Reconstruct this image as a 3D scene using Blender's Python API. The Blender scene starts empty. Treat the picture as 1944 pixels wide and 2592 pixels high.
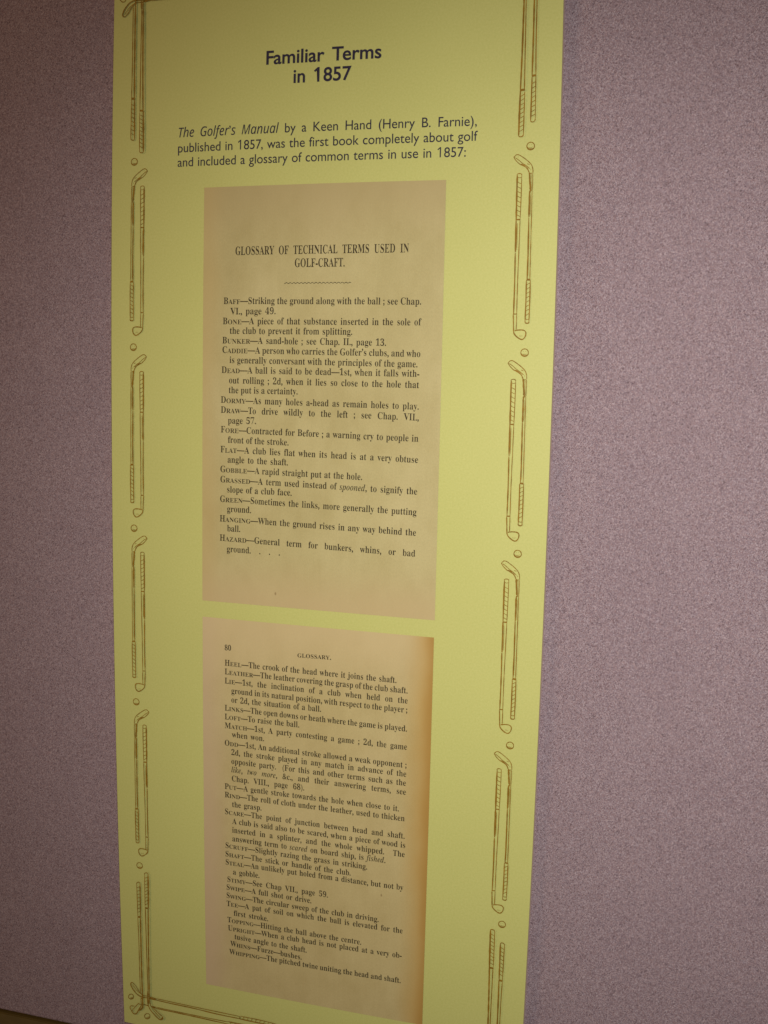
import bpy, bmesh, math, random
from mathutils import Matrix, Vector
random.seed(7)
sc = bpy.context.scene
COL = sc.collection

# ------------------------------------------------------------ camera
# the board hangs upright on the wall plane: x right, z up, the camera stands on the -y side
S = 0.46            # board width in metres
BASE = 0.62         # height of the board's lower edge above the floor
CAM = [[0.9588981, -0.0551621, 0.2783372, 0.3688077], [0.2829792, 0.1136201, -0.9523724, -1.0233129], [0.0209101, 0.9919917, 0.1245598, 0.7347054], [0.0, 0.0, 0.0, 1.0]]
LENS = 25.37023

cam_data = bpy.data.cameras.new('camera')
cam_data.sensor_fit = 'VERTICAL'
cam_data.sensor_height = 24.0
cam_data.sensor_width = 18.0
cam_data.lens = LENS
cam_data.clip_start = 0.02
cam_data.clip_end = 50
cam = bpy.data.objects.new('camera', cam_data)
COL.objects.link(cam)
cam.matrix_world = Matrix.Translation((0, 0, BASE)) @ Matrix(CAM)
sc.camera = cam

# ------------------------------------------------------------ light: dim room plus the camera's flash
world = bpy.data.worlds.new('World')
sc.world = world
world.use_nodes = True
bg = world.node_tree.nodes['Background']
bg.inputs['Color'].default_value = (1.0, 0.90, 0.85, 1)
bg.inputs['Strength'].default_value = 0.13

def spot(name, loc, target, power, size, blend, radius, col):
    d = bpy.data.lights.new(name, 'SPOT')
    d.energy = power; d.spot_size = math.radians(size); d.spot_blend = blend
    d.shadow_soft_size = radius; d.color = col
    o = bpy.data.objects.new(name, d); COL.objects.link(o)
    o.location = loc
    o.rotation_euler = (Vector(target) - Vector(loc)).to_track_quat('-Z', 'Y').to_euler()
    return o
CP = cam.matrix_world.translation
spot('flash_lamp', (CP.x + .03, CP.y, CP.z + .05), (0.26, 0.0, BASE + 0.56), 43.0, 80, 1.0, 0.012, (1.0, 0.95, 0.93))

# warm tungsten light reaching the wall from the left of the room
wd = bpy.data.lights.new('room_lamp', 'AREA')
wd.energy = 10.0; wd.size = .8; wd.color = (1.0, 0.56, 0.27)
wo = bpy.data.objects.new('room_lamp', wd); COL.objects.link(wo)
wo.location = (-1.5, -1.7, BASE + 1.15)
wo.rotation_euler = (Vector((-.25, 0, BASE + .75)) - wo.location).to_track_quat('-Z', 'Y').to_euler()

sc.view_settings.view_transform = 'Standard'
sc.view_settings.look = 'None'
sc.view_settings.exposure = 0.1
sc.view_settings.gamma = 1.0
sc.view_settings.use_curve_mapping = False

WARP = [[-0.003339, 0.024374], [5.5e-05, 0.016611], [0.003092, -0.000439], [-0.000134, -0.020337], [0.0, 0.001039], [0.016151, 0.000453], [0.000446, 0.00209], [-0.020041, -0.001567], [0.001013, -0.002168], [0.004951, -0.000546], [-0.001687, -0.018696], [-0.002139, 0.000727], [-0.018303, 3.9e-05], [0.00071, -0.002097], [-0.002039, 1.2e-05]]
CELL_TOP = -2.08257
GLYPHS = {
 'R': {
  '&': [625,[601,-3,470,160,494,180,542,249,577,317,580,342,501,342,497,327,489,313,461,269,439,242,422,233,313,339,351,360,376,382,397,404,414,427,427,449,435,473,440,496,442,521,439,552,431,580,417,606,399,628,376,647,350,660,320,669,287,672,250,669,218,661,190,647,166,628,147,605,133,578,124,547,121,512,127,468,143,426,155,406,181,369,203,355,160,335,102,290,80,266,62,240,48,212,40,184,37,153,40,119,50,88,65,60,85,36,110,16,137,1,168,-9,200,-12,223,-11,270,0,296,10,350,42,417,89,498,-3],[368,161,289,106,250,90,210,84,176,90,147,105,126,127,120,140,117,153,119,171,126,189,150,221,168,237,213,269,247,285],[369,516,365,491,350,466,321,439,301,424,270,409,253,418,221,459,205,490,199,521,201,534,205,545,223,565,250,578,282,583,316,578,344,564,362,543,367,530]],
  '(': [323,[294,-233,269,-179,240,-127,214,-74,194,-18,178,41,167,102,160,166,158,232,160,298,167,362,178,423,194,482,214,538,240,591,269,643,294,697,262,697,222,649,185,597,152,542,125,483,103,422,86,359,76,296,73,232,76,168,86,105,103,42,125,-19,152,-78,185,-133,222,-185,262,-233]],
  ')': [323,[250,232,247,296,237,359,220,422,198,483,171,542,138,597,101,649,61,697,29,697,54,643,83,591,109,538,129,482,145,423,156,362,163,298,165,232,163,166,156,102,145,41,129,-18,109,-74,83,-127,54,-179,29,-233,61,-233,101,-185,138,-133,171,-78,198,-19,220,42,237,105,247,168]],
  ',': [219,[190,26,189,49,184,70,178,89,168,105,156,119,141,129,124,135,105,137,90,136,76,132,53,117,37,94,33,81,33,52,42,27,49,17,69,2,83,-3,84,-19,79,-46,75,-58,60,-80,45,-92,45,-138,93,-121,119,-106,140,-88,158,-68,172,-45,182,-22,188,2]],
  '-': [323,[297,281,26,281,26,160,297,160]],
  '.': [219,[183,51,177,80,161,103,138,119,109,125,80,119,57,103,41,80,35,51,41,22,57,-1,80,-17,109,-23,138,-17,161,-1,177,22]],
  '0': [559,[516,358,514,304,510,254,497,185,485,143,469,106,450,74,428,46,402,23,372,5,339,-6,301,-12,238,-10,201,-1,169,13,141,34,106,74,87,107,72,144,61,185,52,231,43,332,46,438,52,487,61,532,79,592,96,626,117,656,154,692,184,709,219,721,259,726,302,726,340,721,357,716,388,701,416,681,440,656,460,626,477,592,491,552,502,509,510,462,514,412],[379,358,377,456,369,536,357,598,343,627,333,637,310,651,296,655,266,655,239,645,228,637,210,613,204,598,194,559,183,456,180,323,185,231,194,157,204,117,218,88,228,77,251,63,280,58,309,63,333,77,350,101,362,136,372,204,377,260]],
  '1': [559,[501,56,501,-3,106,-3,106,56,186,56,205,59,220,66,227,72,236,94,238,118,235,614,213,606,170,557,140,529,120,516,106,512,86,515,78,520,66,533,55,558,51,591,52,594,123,620,155,637,201,668,269,721,369,721,369,118,373,86,384,68,406,58,429,56]],
  '2': [559,[504,213,499,-3,44,-3,44,104,219,287,256,329,285,367,314,413,329,447,338,480,345,528,346,567,343,591,337,611,329,628,317,641,295,654,269,660,246,659,222,654,201,644,186,628,179,618,170,594,163,565,159,530,158,487,118,493,88,505,72,516,60,532,50,563,48,589,51,616,61,642,77,666,91,680,108,692,140,708,193,722,241,727,286,726,334,721,355,716,375,709,409,693,424,682,448,657,458,643,471,612,478,577,479,558,474,514,460,472,434,426,402,385,336,312,224,203,112,112,363,113,395,117,422,130,442,151,452,172,461,213]],
  '3': [559,[504,206,503,176,496,137,488,113,471,82,450,56,434,41,405,23,375,8,341,-2,293,-10,243,-13,192,-11,148,-3,112,9,84,24,63,43,53,57,42,79,37,102,37,119,40,137,49,159,59,170,77,183,105,191,106,158,113,133,125,112,150,87,172,75,195,67,222,63,245,63,270,66,301,76,322,88,335,99,350,119,358,137,364,157,368,193,365,234,357,258,335,289,314,307,288,321,257,330,223,334,151,335,151,403,224,404,254,409,292,425,302,433,319,453,336,488,344,531,341,584,335,605,327,622,308,643,283,656,263,660,243,660,209,652,196,644,186,633,171,606,161,564,157,505,113,510,83,522,68,533,57,547,47,575,46,610,52,636,65,659,84,680,111,698,127,706,163,718,207,725,283,726,351,716,389,703,421,684,446,660,464,632,475,598,478,580,476,528,463,484,437,446,403,415,377,398,348,384,321,381,343,382,392,366,431,346,456,326,478,301,494,271,502,234]],
  '4': [559,[531,255,531,183,427,183,427,114,434,88,443,76,463,65,493,58,522,56,522,-3,189,-3,189,56,225,57,256,63,277,72,292,88,299,114,299,183,22,183,22,248,302,717,427,717,427,255],[305,608,299,616,287,615,260,560,212,476,67,255,299,255,299,473]],
  '5': [559,[497,220,496,189,488,146,480,121,462,88,441,61,424,45,396,26,366,10,334,-1,289,-10,245,-13,194,-11,152,-3,118,9,91,25,72,44,59,65,54,80,49,103,49,120,52,136,60,155,68,165,78,173,90,179,112,183,114,153,125,118,137,100,160,80,174,73,200,65,247,64,272,69,295,77,317,90,329,102,344,125,352,144,358,166,362,205,360,255,347,298,333,320,303,345,264,360,217,365,159,361,106,347,70,366,100,717,461,717,466,529,425,529,419,565,413,581,404,592,387,599,364,601,148,601,130,423,147,423,174,430,212,435,278,436,329,429,352,424,394,407,430,383,446,368,471,334,488,294,493,271]],
  '6': [559,[515,231,514,205,507,156,493,112,483,92,459,55,444,39,410,14,390,4,368,-3,320,-12,275,-12,242,-8,211,1,168,24,143,45,120,71,101,102,84,137,66,200,58,248,54,302,54,351,58,410,67,467,76,503,87,537,107,583,131,624,150,648,172,670,196,688,235,710,265,719,296,725,346,727,387,723,421,715,455,698,478,676,489,657,496,636,498,614,495,591,485,570,468,551,451,542,429,536,396,533,393,581,385,616,369,644,355,655,336,661,305,661,276,653,250,636,229,611,219,595,203,558,186,488,176,407,196,407,220,420,251,432,300,440,345,440,366,438,385,433,419,419,435,410,463,386,475,371,495,338,508,299,512,278],[388,221,384,275,374,317,355,346,330,365,299,373,280,374,257,370,218,355,177,328,182,233,196,159,203,139,219,107,238,83,259,68,283,60,317,61,343,74,358,88,370,107,379,132,385,163]],
  '7': [559,[517,717,517,664,244,-3,179,-3,445,602,168,602,142,599,122,590,108,575,101,554,96,501,53,501,58,717]],
  '8': [559,[520,189,519,166,511,123,495,86,484,69,471,54,439,28,400,8,378,0,354,-6,302,-12,253,-13,199,-6,168,2,127,20,105,36,78,63,58,95,49,118,42,143,39,169,40,198,49,242,68,279,87,300,110,319,165,355,195,361,167,367,141,386,109,417,92,438,79,462,66,500,62,528,62,554,70,600,89,642,102,661,119,679,152,701,193,717,245,725,310,726,355,720,393,707,425,689,450,664,469,635,476,620,486,586,488,534,480,494,463,461,446,443,425,426,374,392,343,387,381,379,400,368,450,334,474,311,492,287,506,261,518,219],[381,551,379,572,375,592,367,611,356,628,330,651,317,657,295,662,258,661,239,655,222,646,209,632,198,616,191,597,186,577,185,554,187,530,192,509,202,491,215,476,241,455,285,430,302,424,316,429,333,440,353,459,363,473,377,507],[399,172,397,195,390,216,378,234,362,251,329,276,300,292,267,310,243,318,230,313,214,301,180,263,165,236,157,203,157,164,161,138,169,115,181,95,198,77,217,64,240,55,265,51,291,51,316,55,338,63,358,76,374,93,391,123,397,146]],
  '9': [559,[505,388,503,328,496,270,485,215,475,181,463,149,440,105,412,67,391,45,354,18,327,5,296,-5,245,-13,199,-12,153,-4,127,8,100,29,91,41,80,61,72,96,73,114,76,129,82,142,91,152,108,161,106,164,107,150,127,111,147,86,174,68,195,60,219,56,232,56,265,60,295,74,320,96,340,127,357,167,369,217,377,275,379,338,360,334,328,302,294,283,254,273,211,273,173,280,156,285,124,302,96,326,74,356,57,392,47,434,44,482,48,534,54,566,71,610,94,648,123,679,159,703,186,715,215,723,264,727,298,725,346,713,375,700,401,682,425,659,446,632,465,599,481,562,493,519,500,471],[382,415,377,500,370,546,359,583,352,598,336,623,317,640,306,646,283,653,247,651,218,638,202,623,190,602,180,576,172,527,171,488,172,455,177,427,185,403,196,384,211,369,229,359,250,352,274,350,301,353,325,360,346,373,363,389]],
  ';': [219,[189,38,184,78,177,96,168,112,157,125,143,136,126,143,108,145,93,144,67,134,46,115,35,87,34,70,39,43,52,21,73,5,87,0,88,-4,86,-29,80,-51,64,-74,47,-90,47,-135,93,-118,118,-104,139,-87,157,-66,171,-43,181,-18,187,9],[183,398,177,427,161,450,138,466,109,472,80,466,57,450,41,427,35,398,41,369,57,346,80,330,109,324,138,330,161,346,177,369]],
  'A': [650,[652,30,651,-3,350,-3,350,30,378,33,406,40,425,52,429,59,431,68,421,102,382,194,148,194,106,98,102,76,103,62,108,54,124,41,150,33,184,30,181,30,181,-3,-4,-3,-5,30,23,37,41,47,57,64,77,101,313,697,328,696,580,94,595,66,610,47,628,36],[373,242,263,469,156,242]],
  'B': [659,[614,196,613,173,605,131,588,94,576,78,563,63,529,37,489,17,440,4,385,-2,33,-3,33,29,70,35,94,46,109,61,117,87,120,122,120,549,117,594,111,613,106,623,95,634,80,642,55,648,32,650,32,681,328,681,389,679,441,671,485,659,520,642,547,619,566,592,577,559,581,522,579,492,571,465,560,441,543,420,521,402,495,387,463,374,415,368,470,360,509,346,542,329,568,309,588,285,602,259,611,229],[433,514,430,559,424,584,408,612,393,626,362,639,336,643,298,641,280,636,272,631,266,618,262,591,262,378,318,380,350,386,377,395,398,408,414,425,425,449,431,478],[457,191,455,229,448,261,436,287,419,307,396,322,351,336,315,340,262,341,262,89,267,64,277,52,287,46,306,41,346,40,389,48,421,66,436,84,446,108,453,137]],
  'C': [697,[654,132,632,95,604,65,573,39,539,18,504,2,466,-10,425,-17,358,-18,290,-8,228,16,173,52,128,98,91,154,65,218,51,289,49,366,59,438,81,504,103,543,128,579,175,625,211,650,251,670,293,685,362,695,420,694,478,681,556,654,577,651,597,654,613,661,625,675,630,683,631,696,641,696,641,456,631,456,624,480,614,502,579,558,552,590,521,616,487,636,470,644,433,654,395,657,350,652,311,637,278,613,251,578,231,533,216,478,208,412,205,337,208,267,218,206,234,154,256,112,286,80,322,57,365,43,414,38,445,40,476,46,507,56,537,69,581,97,608,119,633,145,639,162]],
  'D': [738,[688,339,682,259,666,190,639,131,601,83,553,45,493,18,422,2,340,-3,39,-3,39,29,72,34,100,46,109,56,117,78,119,111,119,557,116,595,107,621,97,632,83,640,56,647,31,650,31,681,373,680,451,669,486,659,518,646,547,631,573,613,597,592,619,569,637,543,652,515,665,484,675,451,687,379],[531,341,528,412,519,473,504,525,482,567,454,600,419,623,379,637,332,642,314,641,285,634,272,625,265,608,262,583,262,107,265,72,269,61,275,52,291,44,313,40,356,40,379,44,420,58,439,68,470,96,495,133,513,180,524,237,528,269]],
  'E': [658,[629,216,592,-3,30,-3,30,28,77,35,93,42,105,51,116,72,121,116,121,549,118,591,109,620,99,631,85,639,68,645,33,650,33,681,585,681,585,473,579,473,576,498,571,518,557,553,548,568,525,593,497,611,442,629,372,637,330,638,295,635,279,629,269,619,265,608,263,585,263,369,305,370,335,374,362,382,384,395,401,412,415,434,431,478,437,517,444,517,444,173,436,173,431,217,419,260,410,277,393,297,370,311,344,321,313,326,263,328,263,91,267,70,276,57,292,50,314,46,379,45,442,53,495,70,518,82,539,96,568,123,600,170,614,199,618,216]],
  'F': [602,[577,681,577,473,570,473,568,491,557,531,537,572,515,596,487,614,465,623,425,633,378,638,342,639,305,638,284,634,271,628,264,617,262,593,262,371,300,372,330,376,356,384,378,397,396,414,410,436,425,480,431,519,441,519,441,173,432,173,426,216,417,250,405,276,389,296,368,311,344,322,314,328,262,330,262,111,267,75,277,56,297,42,324,34,373,29,373,-3,32,-3,32,29,69,37,94,48,109,63,117,89,120,125,120,558,117,593,108,617,98,628,84,636,67,642,30,650,30,681]],
  'G': [756,[736,298,736,268,702,263,679,255,669,248,659,230,655,191,655,41,628,27,595,15,530,-3,498,-10,432,-17,399,-18,323,-12,256,7,235,16,196,38,145,80,105,132,74,194,56,263,50,341,56,416,74,484,93,525,117,563,145,597,176,626,231,661,271,678,314,690,383,696,422,694,462,687,503,675,558,655,582,652,600,656,610,662,627,684,630,696,642,696,642,455,631,455,628,472,608,514,593,539,567,573,527,610,483,638,459,647,423,655,398,657,353,652,314,637,281,613,254,578,234,534,219,479,211,414,208,339,211,265,221,202,237,147,248,123,274,83,306,53,325,42,365,27,410,22,449,25,471,30,488,38,501,48,513,69,518,86,519,106,518,211,510,236,496,251,462,263,419,268,419,298]],
  'H': [779,[746,681,746,650,709,643,692,637,680,629,671,619,663,596,660,564,660,120,663,87,671,63,686,46,709,36,746,29,746,-3,429,-3,429,29,465,35,490,44,506,58,513,74,518,120,518,326,262,326,262,120,267,75,277,54,289,45,313,35,351,29,351,-3,32,-3,32,29,78,38,93,45,105,54,115,75,120,120,119,586,112,612,99,629,69,643,33,650,33,681,351,681,350,649,312,643,291,636,275,625,266,607,262,573,262,376,518,376,518,573,513,612,506,625,490,636,469,643,430,649,429,681]],
  'I': [388,[357,29,357,-3,29,-3,29,29,83,43,97,50,108,60,118,82,121,112,120,597,113,620,100,634,68,645,29,650,29,681,355,681,355,650,317,645,286,634,271,620,264,597,263,115,267,77,273,63,279,56,292,47,309,40]],
  'K': [760,[765,29,764,-3,427,-3,427,29,423,29,464,31,487,36,504,46,506,51,504,59,478,96,298,314,263,294,263,120,266,85,274,60,290,45,314,35,352,29,352,-3,33,-3,33,29,79,38,94,45,106,54,116,75,121,120,120,586,113,612,100,629,87,638,70,644,34,650,34,681,352,681,351,649,313,643,292,636,276,625,267,607,263,564,265,354,484,558,510,586,521,603,528,623,526,629,520,634,487,646,442,650,442,681,714,681,714,650,687,648,663,643,638,634,588,605,534,562,391,424,688,66,706,48,720,40,743,32]],
  'L': [635,[625,233,590,-3,32,-3,32,29,78,38,93,45,105,54,115,75,120,120,119,587,112,613,99,630,69,644,33,650,33,681,363,681,363,650,320,646,290,637,274,623,269,614,264,596,262,564,262,115,266,75,269,67,277,57,295,49,317,45,383,45,445,54,496,72,529,93,557,120,574,143,597,183,611,214,615,233]],
  'M': [944,[910,681,910,650,875,642,859,636,846,628,836,617,828,594,825,563,825,127,828,83,835,60,848,44,874,34,909,29,909,-3,598,-3,599,30,636,36,662,47,676,62,684,91,686,124,679,591,423,-3,408,-3,155,576,148,119,149,93,157,64,172,46,205,33,243,29,243,-3,30,-3,30,29,56,33,84,41,98,49,108,60,118,84,121,118,121,569,119,598,111,622,97,634,70,644,32,649,31,681,269,681,472,219,675,681]],
  'N': [735,[705,681,705,650,668,644,651,638,638,630,626,613,620,585,619,-19,604,-19,153,516,150,117,153,83,161,59,176,44,201,35,239,29,239,-3,36,-3,36,29,84,37,99,44,110,54,119,79,122,117,122,577,67,637,59,642,33,649,36,651,36,681,229,681,588,256,591,562,588,600,581,620,567,633,541,643,503,649,502,681]],
  'O': [782,[733,339,731,302,727,266,718,231,707,198,693,166,676,137,657,109,635,84,610,61,584,41,555,23,525,8,493,-4,459,-12,424,-17,388,-19,353,-17,318,-12,286,-4,255,8,225,23,197,41,171,61,147,84,125,109,106,137,89,166,75,198,64,231,56,266,52,302,50,339,52,376,56,412,64,446,75,480,89,511,106,541,125,568,147,594,172,617,198,637,227,655,257,670,289,682,323,690,358,695,395,697,430,695,465,690,497,682,529,670,558,656,586,638,612,618,636,596,657,571,676,543,693,514,707,482,718,449,727,414,731,377],[574,339,571,413,567,446,555,506,537,556,525,577,498,612,483,626,448,646,408,656,387,657,345,652,307,637,276,613,251,578,231,534,218,479,210,414,207,339,210,265,214,232,226,173,245,123,256,102,283,66,299,52,334,32,373,22,394,21,436,26,474,41,505,65,530,100,550,144,563,199,571,264]],
  'P': [622,[600,494,596,453,585,416,577,399,566,383,540,355,507,332,466,316,417,306,360,303,262,303,262,120,267,75,277,54,289,45,313,35,351,29,351,-3,32,-3,32,29,78,38,93,45,105,54,115,75,120,120,119,586,112,612,99,629,69,643,33,650,33,681,377,680,448,672,483,663,508,652,530,638,549,622,573,594,585,572,593,548,598,522],[444,490,440,542,434,571,423,594,409,612,390,625,352,637,307,638,289,635,275,629,267,619,262,599,262,345,318,346,351,350,379,358,402,370,419,387,432,409,440,437]],
  'R': [704,[712,29,706,29,706,-3,509,-3,305,313,262,313,262,120,267,75,277,54,289,45,313,35,351,29,351,-3,32,-3,32,29,78,38,93,45,105,54,115,75,120,120,119,586,112,612,99,629,69,643,33,650,33,681,323,681,424,675,478,664,524,647,559,625,573,611,595,579,608,542,612,498,610,468,603,440,592,415,576,393,556,373,531,356,501,342,455,331,652,55,664,43,677,35,693,31],[461,500,459,533,453,561,443,585,429,605,411,620,389,630,363,637,334,639,299,636,276,627,267,614,262,584,262,351,322,352,357,356,388,365,413,378,432,396,446,419,456,447]],
  'S': [581,[526,198,524,167,519,137,510,110,497,84,481,61,462,41,440,24,414,9,386,-3,355,-11,322,-16,280,-18,225,-12,149,11,130,15,117,15,96,8,87,-4,84,-12,84,-19,73,-19,73,238,86,238,91,209,106,162,135,105,147,90,173,64,187,54,219,38,254,28,293,25,321,27,359,37,380,48,404,72,419,100,423,122,423,149,419,163,412,177,390,203,358,225,225,292,188,315,157,338,132,362,105,400,93,429,85,460,83,494,87,538,97,577,108,601,129,632,155,658,176,672,198,683,222,691,248,695,282,697,322,693,368,684,432,666,446,665,461,667,473,672,481,681,484,697,496,697,496,472,487,472,481,501,465,538,452,561,429,591,412,608,384,630,354,646,333,653,300,659,263,657,230,649,211,639,188,619,177,603,171,585,169,557,173,539,185,516,198,503,222,484,265,460,415,387,448,365,474,341,495,317,513,281,523,242]],
  'T': [630,[602,681,602,469,594,469,588,512,576,547,559,576,537,600,510,618,478,631,441,639,383,642,383,120,386,84,395,58,412,43,438,34,479,29,479,-3,146,-3,146,29,185,34,203,40,218,48,232,67,240,95,241,642,202,641,165,636,132,625,103,609,79,587,60,560,52,545,41,511,35,470,25,470,25,681]],
  'U': [733,[697,681,697,650,664,641,643,630,630,615,622,593,620,563,620,270,616,198,611,166,596,110,573,64,559,46,525,16,482,-5,457,-13,401,-21,336,-21,278,-13,230,2,192,26,176,40,151,76,133,119,122,171,118,231,118,564,115,595,107,618,91,633,67,643,31,650,31,681,349,681,348,649,310,643,283,634,269,621,263,601,260,564,260,208,262,167,269,132,280,102,295,78,305,68,316,60,342,47,373,39,409,36,452,39,489,49,521,64,547,86,567,114,582,149,590,190,593,237,593,563,590,595,581,618,565,632,539,642,498,650,498,681]],
  'V': [637,[650,650,620,644,602,634,586,618,571,592,336,-22,322,-22,70,575,54,605,36,629,16,641,-12,650,-12,681,305,681,305,650,265,646,233,636,224,629,220,620,219,602,232,564,385,219,526,563,536,599,536,620,531,629,523,635,492,646,454,650,454,681,649,681]],
  'W': [910,[920,681,920,649,893,638,878,625,866,607,851,574,657,-19,643,-19,470,454,277,-19,260,-19,53,592,40,620,29,634,14,643,-14,650,-14,681,260,681,261,650,228,644,207,633,200,616,202,594,211,556,332,234,458,525,432,601,421,621,413,631,397,639,350,650,350,681,645,681,645,650,609,645,588,635,577,622,577,607,585,576,706,252,814,551,825,595,825,616,821,626,815,633,789,644,758,649,758,681]],
  'Y': [634,[646,648,626,643,608,634,593,621,573,596,390,302,390,120,395,75,405,54,417,45,441,35,479,29,479,-3,160,-3,160,29,197,35,221,45,233,54,243,75,248,107,248,265,77,575,57,607,38,628,26,636,6,644,-16,649,-11,649,-11,681,299,681,299,649,265,647,239,639,224,626,224,613,236,584,369,342,504,547,518,573,526,595,527,617,515,632,493,643,479,646,444,649,448,649,448,681,645,681]],
  'Z': [658,[621,247,598,-3,39,-3,39,17,427,637,272,635,219,626,186,614,166,603,149,589,126,563,99,516,88,486,84,468,76,468,93,681,596,681,596,659,212,46,356,46,406,49,452,58,491,73,526,93,541,106,568,137,579,155,599,196,608,220,613,247]],
  'a': [512,[479,62,475,66,479,41,471,26,459,14,434,-4,421,-10,393,-17,362,-17,337,-8,319,9,304,46,275,34,240,10,222,0,183,-12,142,-16,119,-14,99,-8,73,8,60,23,50,41,41,71,39,94,43,126,47,141,62,169,73,182,100,205,157,236,235,267,305,285,305,369,300,395,294,408,285,418,265,430,240,436,220,437,178,433,158,425,147,415,146,408,167,374,174,349,170,318,158,298,144,288,128,282,102,282,86,289,73,300,64,317,58,352,61,378,67,394,86,423,116,447,144,461,177,471,227,477,290,475,330,467,362,455,386,437,395,427,411,401,424,352,427,313,427,93,429,65,434,57,449,54,464,55],[305,95,305,248,265,241,239,231,218,219,199,204,185,188,175,169,169,148,167,125,170,93,181,70,189,63,212,54,234,54,258,61,279,73]],
  'b': [537,[500,247,498,210,493,175,484,142,472,111,449,69,430,46,408,26,384,8,358,-5,331,-13,301,-17,270,-17,255,-14,224,-4,156,38,76,-20,73,-20,72,599,69,623,62,636,42,646,21,650,21,681,197,681,199,421,225,431,251,453,265,462,295,473,329,477,353,475,376,470,397,460,417,447,435,431,452,412,472,379,487,339,494,311],[374,238,371,300,366,333,352,372,339,391,330,398,310,408,274,414,243,408,225,399,211,387,204,377,197,360,197,102,201,67,207,54,215,43,226,35,240,29,255,25,286,25,311,31,322,36,340,52,353,74,366,122,371,163]],
  'c': [437,[412,90,398,63,357,24,334,9,311,-3,286,-11,260,-16,232,-18,205,-16,168,-6,134,14,113,31,95,51,78,74,64,100,48,143,40,190,38,241,45,293,61,339,83,381,102,405,123,426,160,452,187,465,229,476,260,478,308,474,335,466,357,454,383,429,395,410,402,389,404,365,402,345,396,328,387,314,374,305,358,301,339,302,329,305,314,319,304,342,302,356,302,412,300,420,290,430,263,438,230,437,210,429,193,417,180,400,170,377,163,350,158,279,160,228,173,164,187,130,207,102,218,91,243,74,257,68,288,61,304,60,332,63,360,72,386,88,398,97,404,111]],
  'd': [551,[517,44,517,13,460,9,411,1,358,-11,341,-19,336,53,314,39,289,11,260,-8,227,-17,196,-18,162,-10,141,0,121,13,103,30,87,50,60,98,47,140,39,186,38,238,41,274,47,308,62,355,75,382,98,417,126,445,158,464,181,472,217,477,233,476,263,469,290,454,314,432,338,423,341,597,338,617,330,631,316,641,297,647,271,651,271,681,466,681,467,95,470,75,476,62,489,54],[341,113,341,360,337,371,331,381,318,395,300,406,287,411,259,415,224,409,205,398,191,381,181,359,171,312,166,251,167,184,173,129,185,88,196,69,212,56,243,46,268,46,288,52,312,69,327,86]],
  'e': [448,[412,108,398,77,378,52,357,31,334,13,310,0,284,-10,258,-16,229,-18,202,-16,177,-10,142,6,121,21,101,40,85,62,70,87,52,130,42,179,38,251,45,301,58,345,78,385,95,408,113,428,146,453,169,465,194,473,234,477,254,476,291,469,323,454,351,433,375,404,385,387,400,350,409,307,412,244,164,244,167,204,174,167,184,136,198,111,217,91,240,77,267,69,297,66,313,67,343,75,371,91,385,102,397,115,403,132],[309,289,306,374,299,404,287,423,267,435,240,439,222,437,206,431,192,421,182,406,174,387,168,363,165,335,164,289]],
  'f': [318,[383,595,379,566,369,544,357,533,348,529,328,526,313,530,300,538,291,550,286,564,284,582,286,598,292,621,303,643,300,650,275,657,252,656,239,652,228,647,220,639,213,615,211,590,211,465,294,465,294,409,211,409,212,77,217,54,229,40,256,30,288,27,288,-3,31,-3,31,27,29,28,51,31,67,37,75,42,83,53,86,72,87,109,87,409,33,409,33,465,87,465,87,526,90,564,98,597,112,626,122,639,144,661,171,678,186,684,239,694,288,693,324,684,343,673,359,658,375,633,381,615]],
  'g': [487,[463,456,463,396,381,396,400,390,412,367,420,342,425,303,424,281,417,251,404,223,385,199,353,174,314,158,280,151,204,152,178,147,162,138,149,127,142,115,141,106,146,93,171,80,195,77,298,75,345,71,393,59,412,51,427,40,438,28,451,5,458,-22,461,-44,457,-90,446,-121,438,-135,415,-160,384,-180,346,-196,300,-206,247,-211,172,-210,117,-201,75,-184,55,-168,36,-141,30,-111,34,-87,47,-66,71,-49,86,-42,122,-37,91,-32,78,-23,59,-3,52,8,45,32,44,54,48,72,54,89,63,105,76,119,94,133,141,160,173,164,128,173,105,188,86,204,70,222,58,243,49,265,44,290,42,316,45,350,51,371,61,391,87,425,114,446,157,466,194,474,234,477,276,474,304,469,345,456],[306,314,301,382,292,410,282,423,261,435,234,439,207,435,186,423,176,410,167,382,163,358,161,314,163,270,167,246,176,218,186,205,207,192,234,188,261,192,282,205,292,218,301,246],[401,-98,397,-82,386,-70,369,-62,345,-57,305,-54,141,-54,122,-65,110,-78,102,-92,100,-108,102,-120,115,-136,136,-151,156,-159,207,-169,276,-169,335,-160,358,-152,376,-141,390,-129,398,-115]],
  'h': [567,[533,27,532,-3,310,-3,308,27,330,30,347,41,352,48,358,69,359,333,355,365,346,387,331,396,302,401,277,398,253,388,232,372,211,349,212,63,217,47,226,37,241,31,260,27,259,-3,36,-3,35,27,60,33,77,43,84,56,87,83,86,608,83,625,75,637,62,645,36,651,37,681,211,681,214,402,241,417,271,446,288,457,323,472,342,476,362,477,391,474,415,467,436,454,452,436,466,413,475,385,481,353,485,63,489,48,499,37,514,31]],
  'i': [295,[216,614,211,583,197,558,175,542,150,536,124,542,103,558,89,584,84,614,89,645,103,670,124,687,150,693,176,687,197,670,211,645],[260,28,259,-3,36,-3,35,28,61,33,78,43,84,56,87,83,86,399,82,415,77,422,58,430,38,434,40,465,212,465,213,69,216,52,223,41,241,32]],
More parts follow.
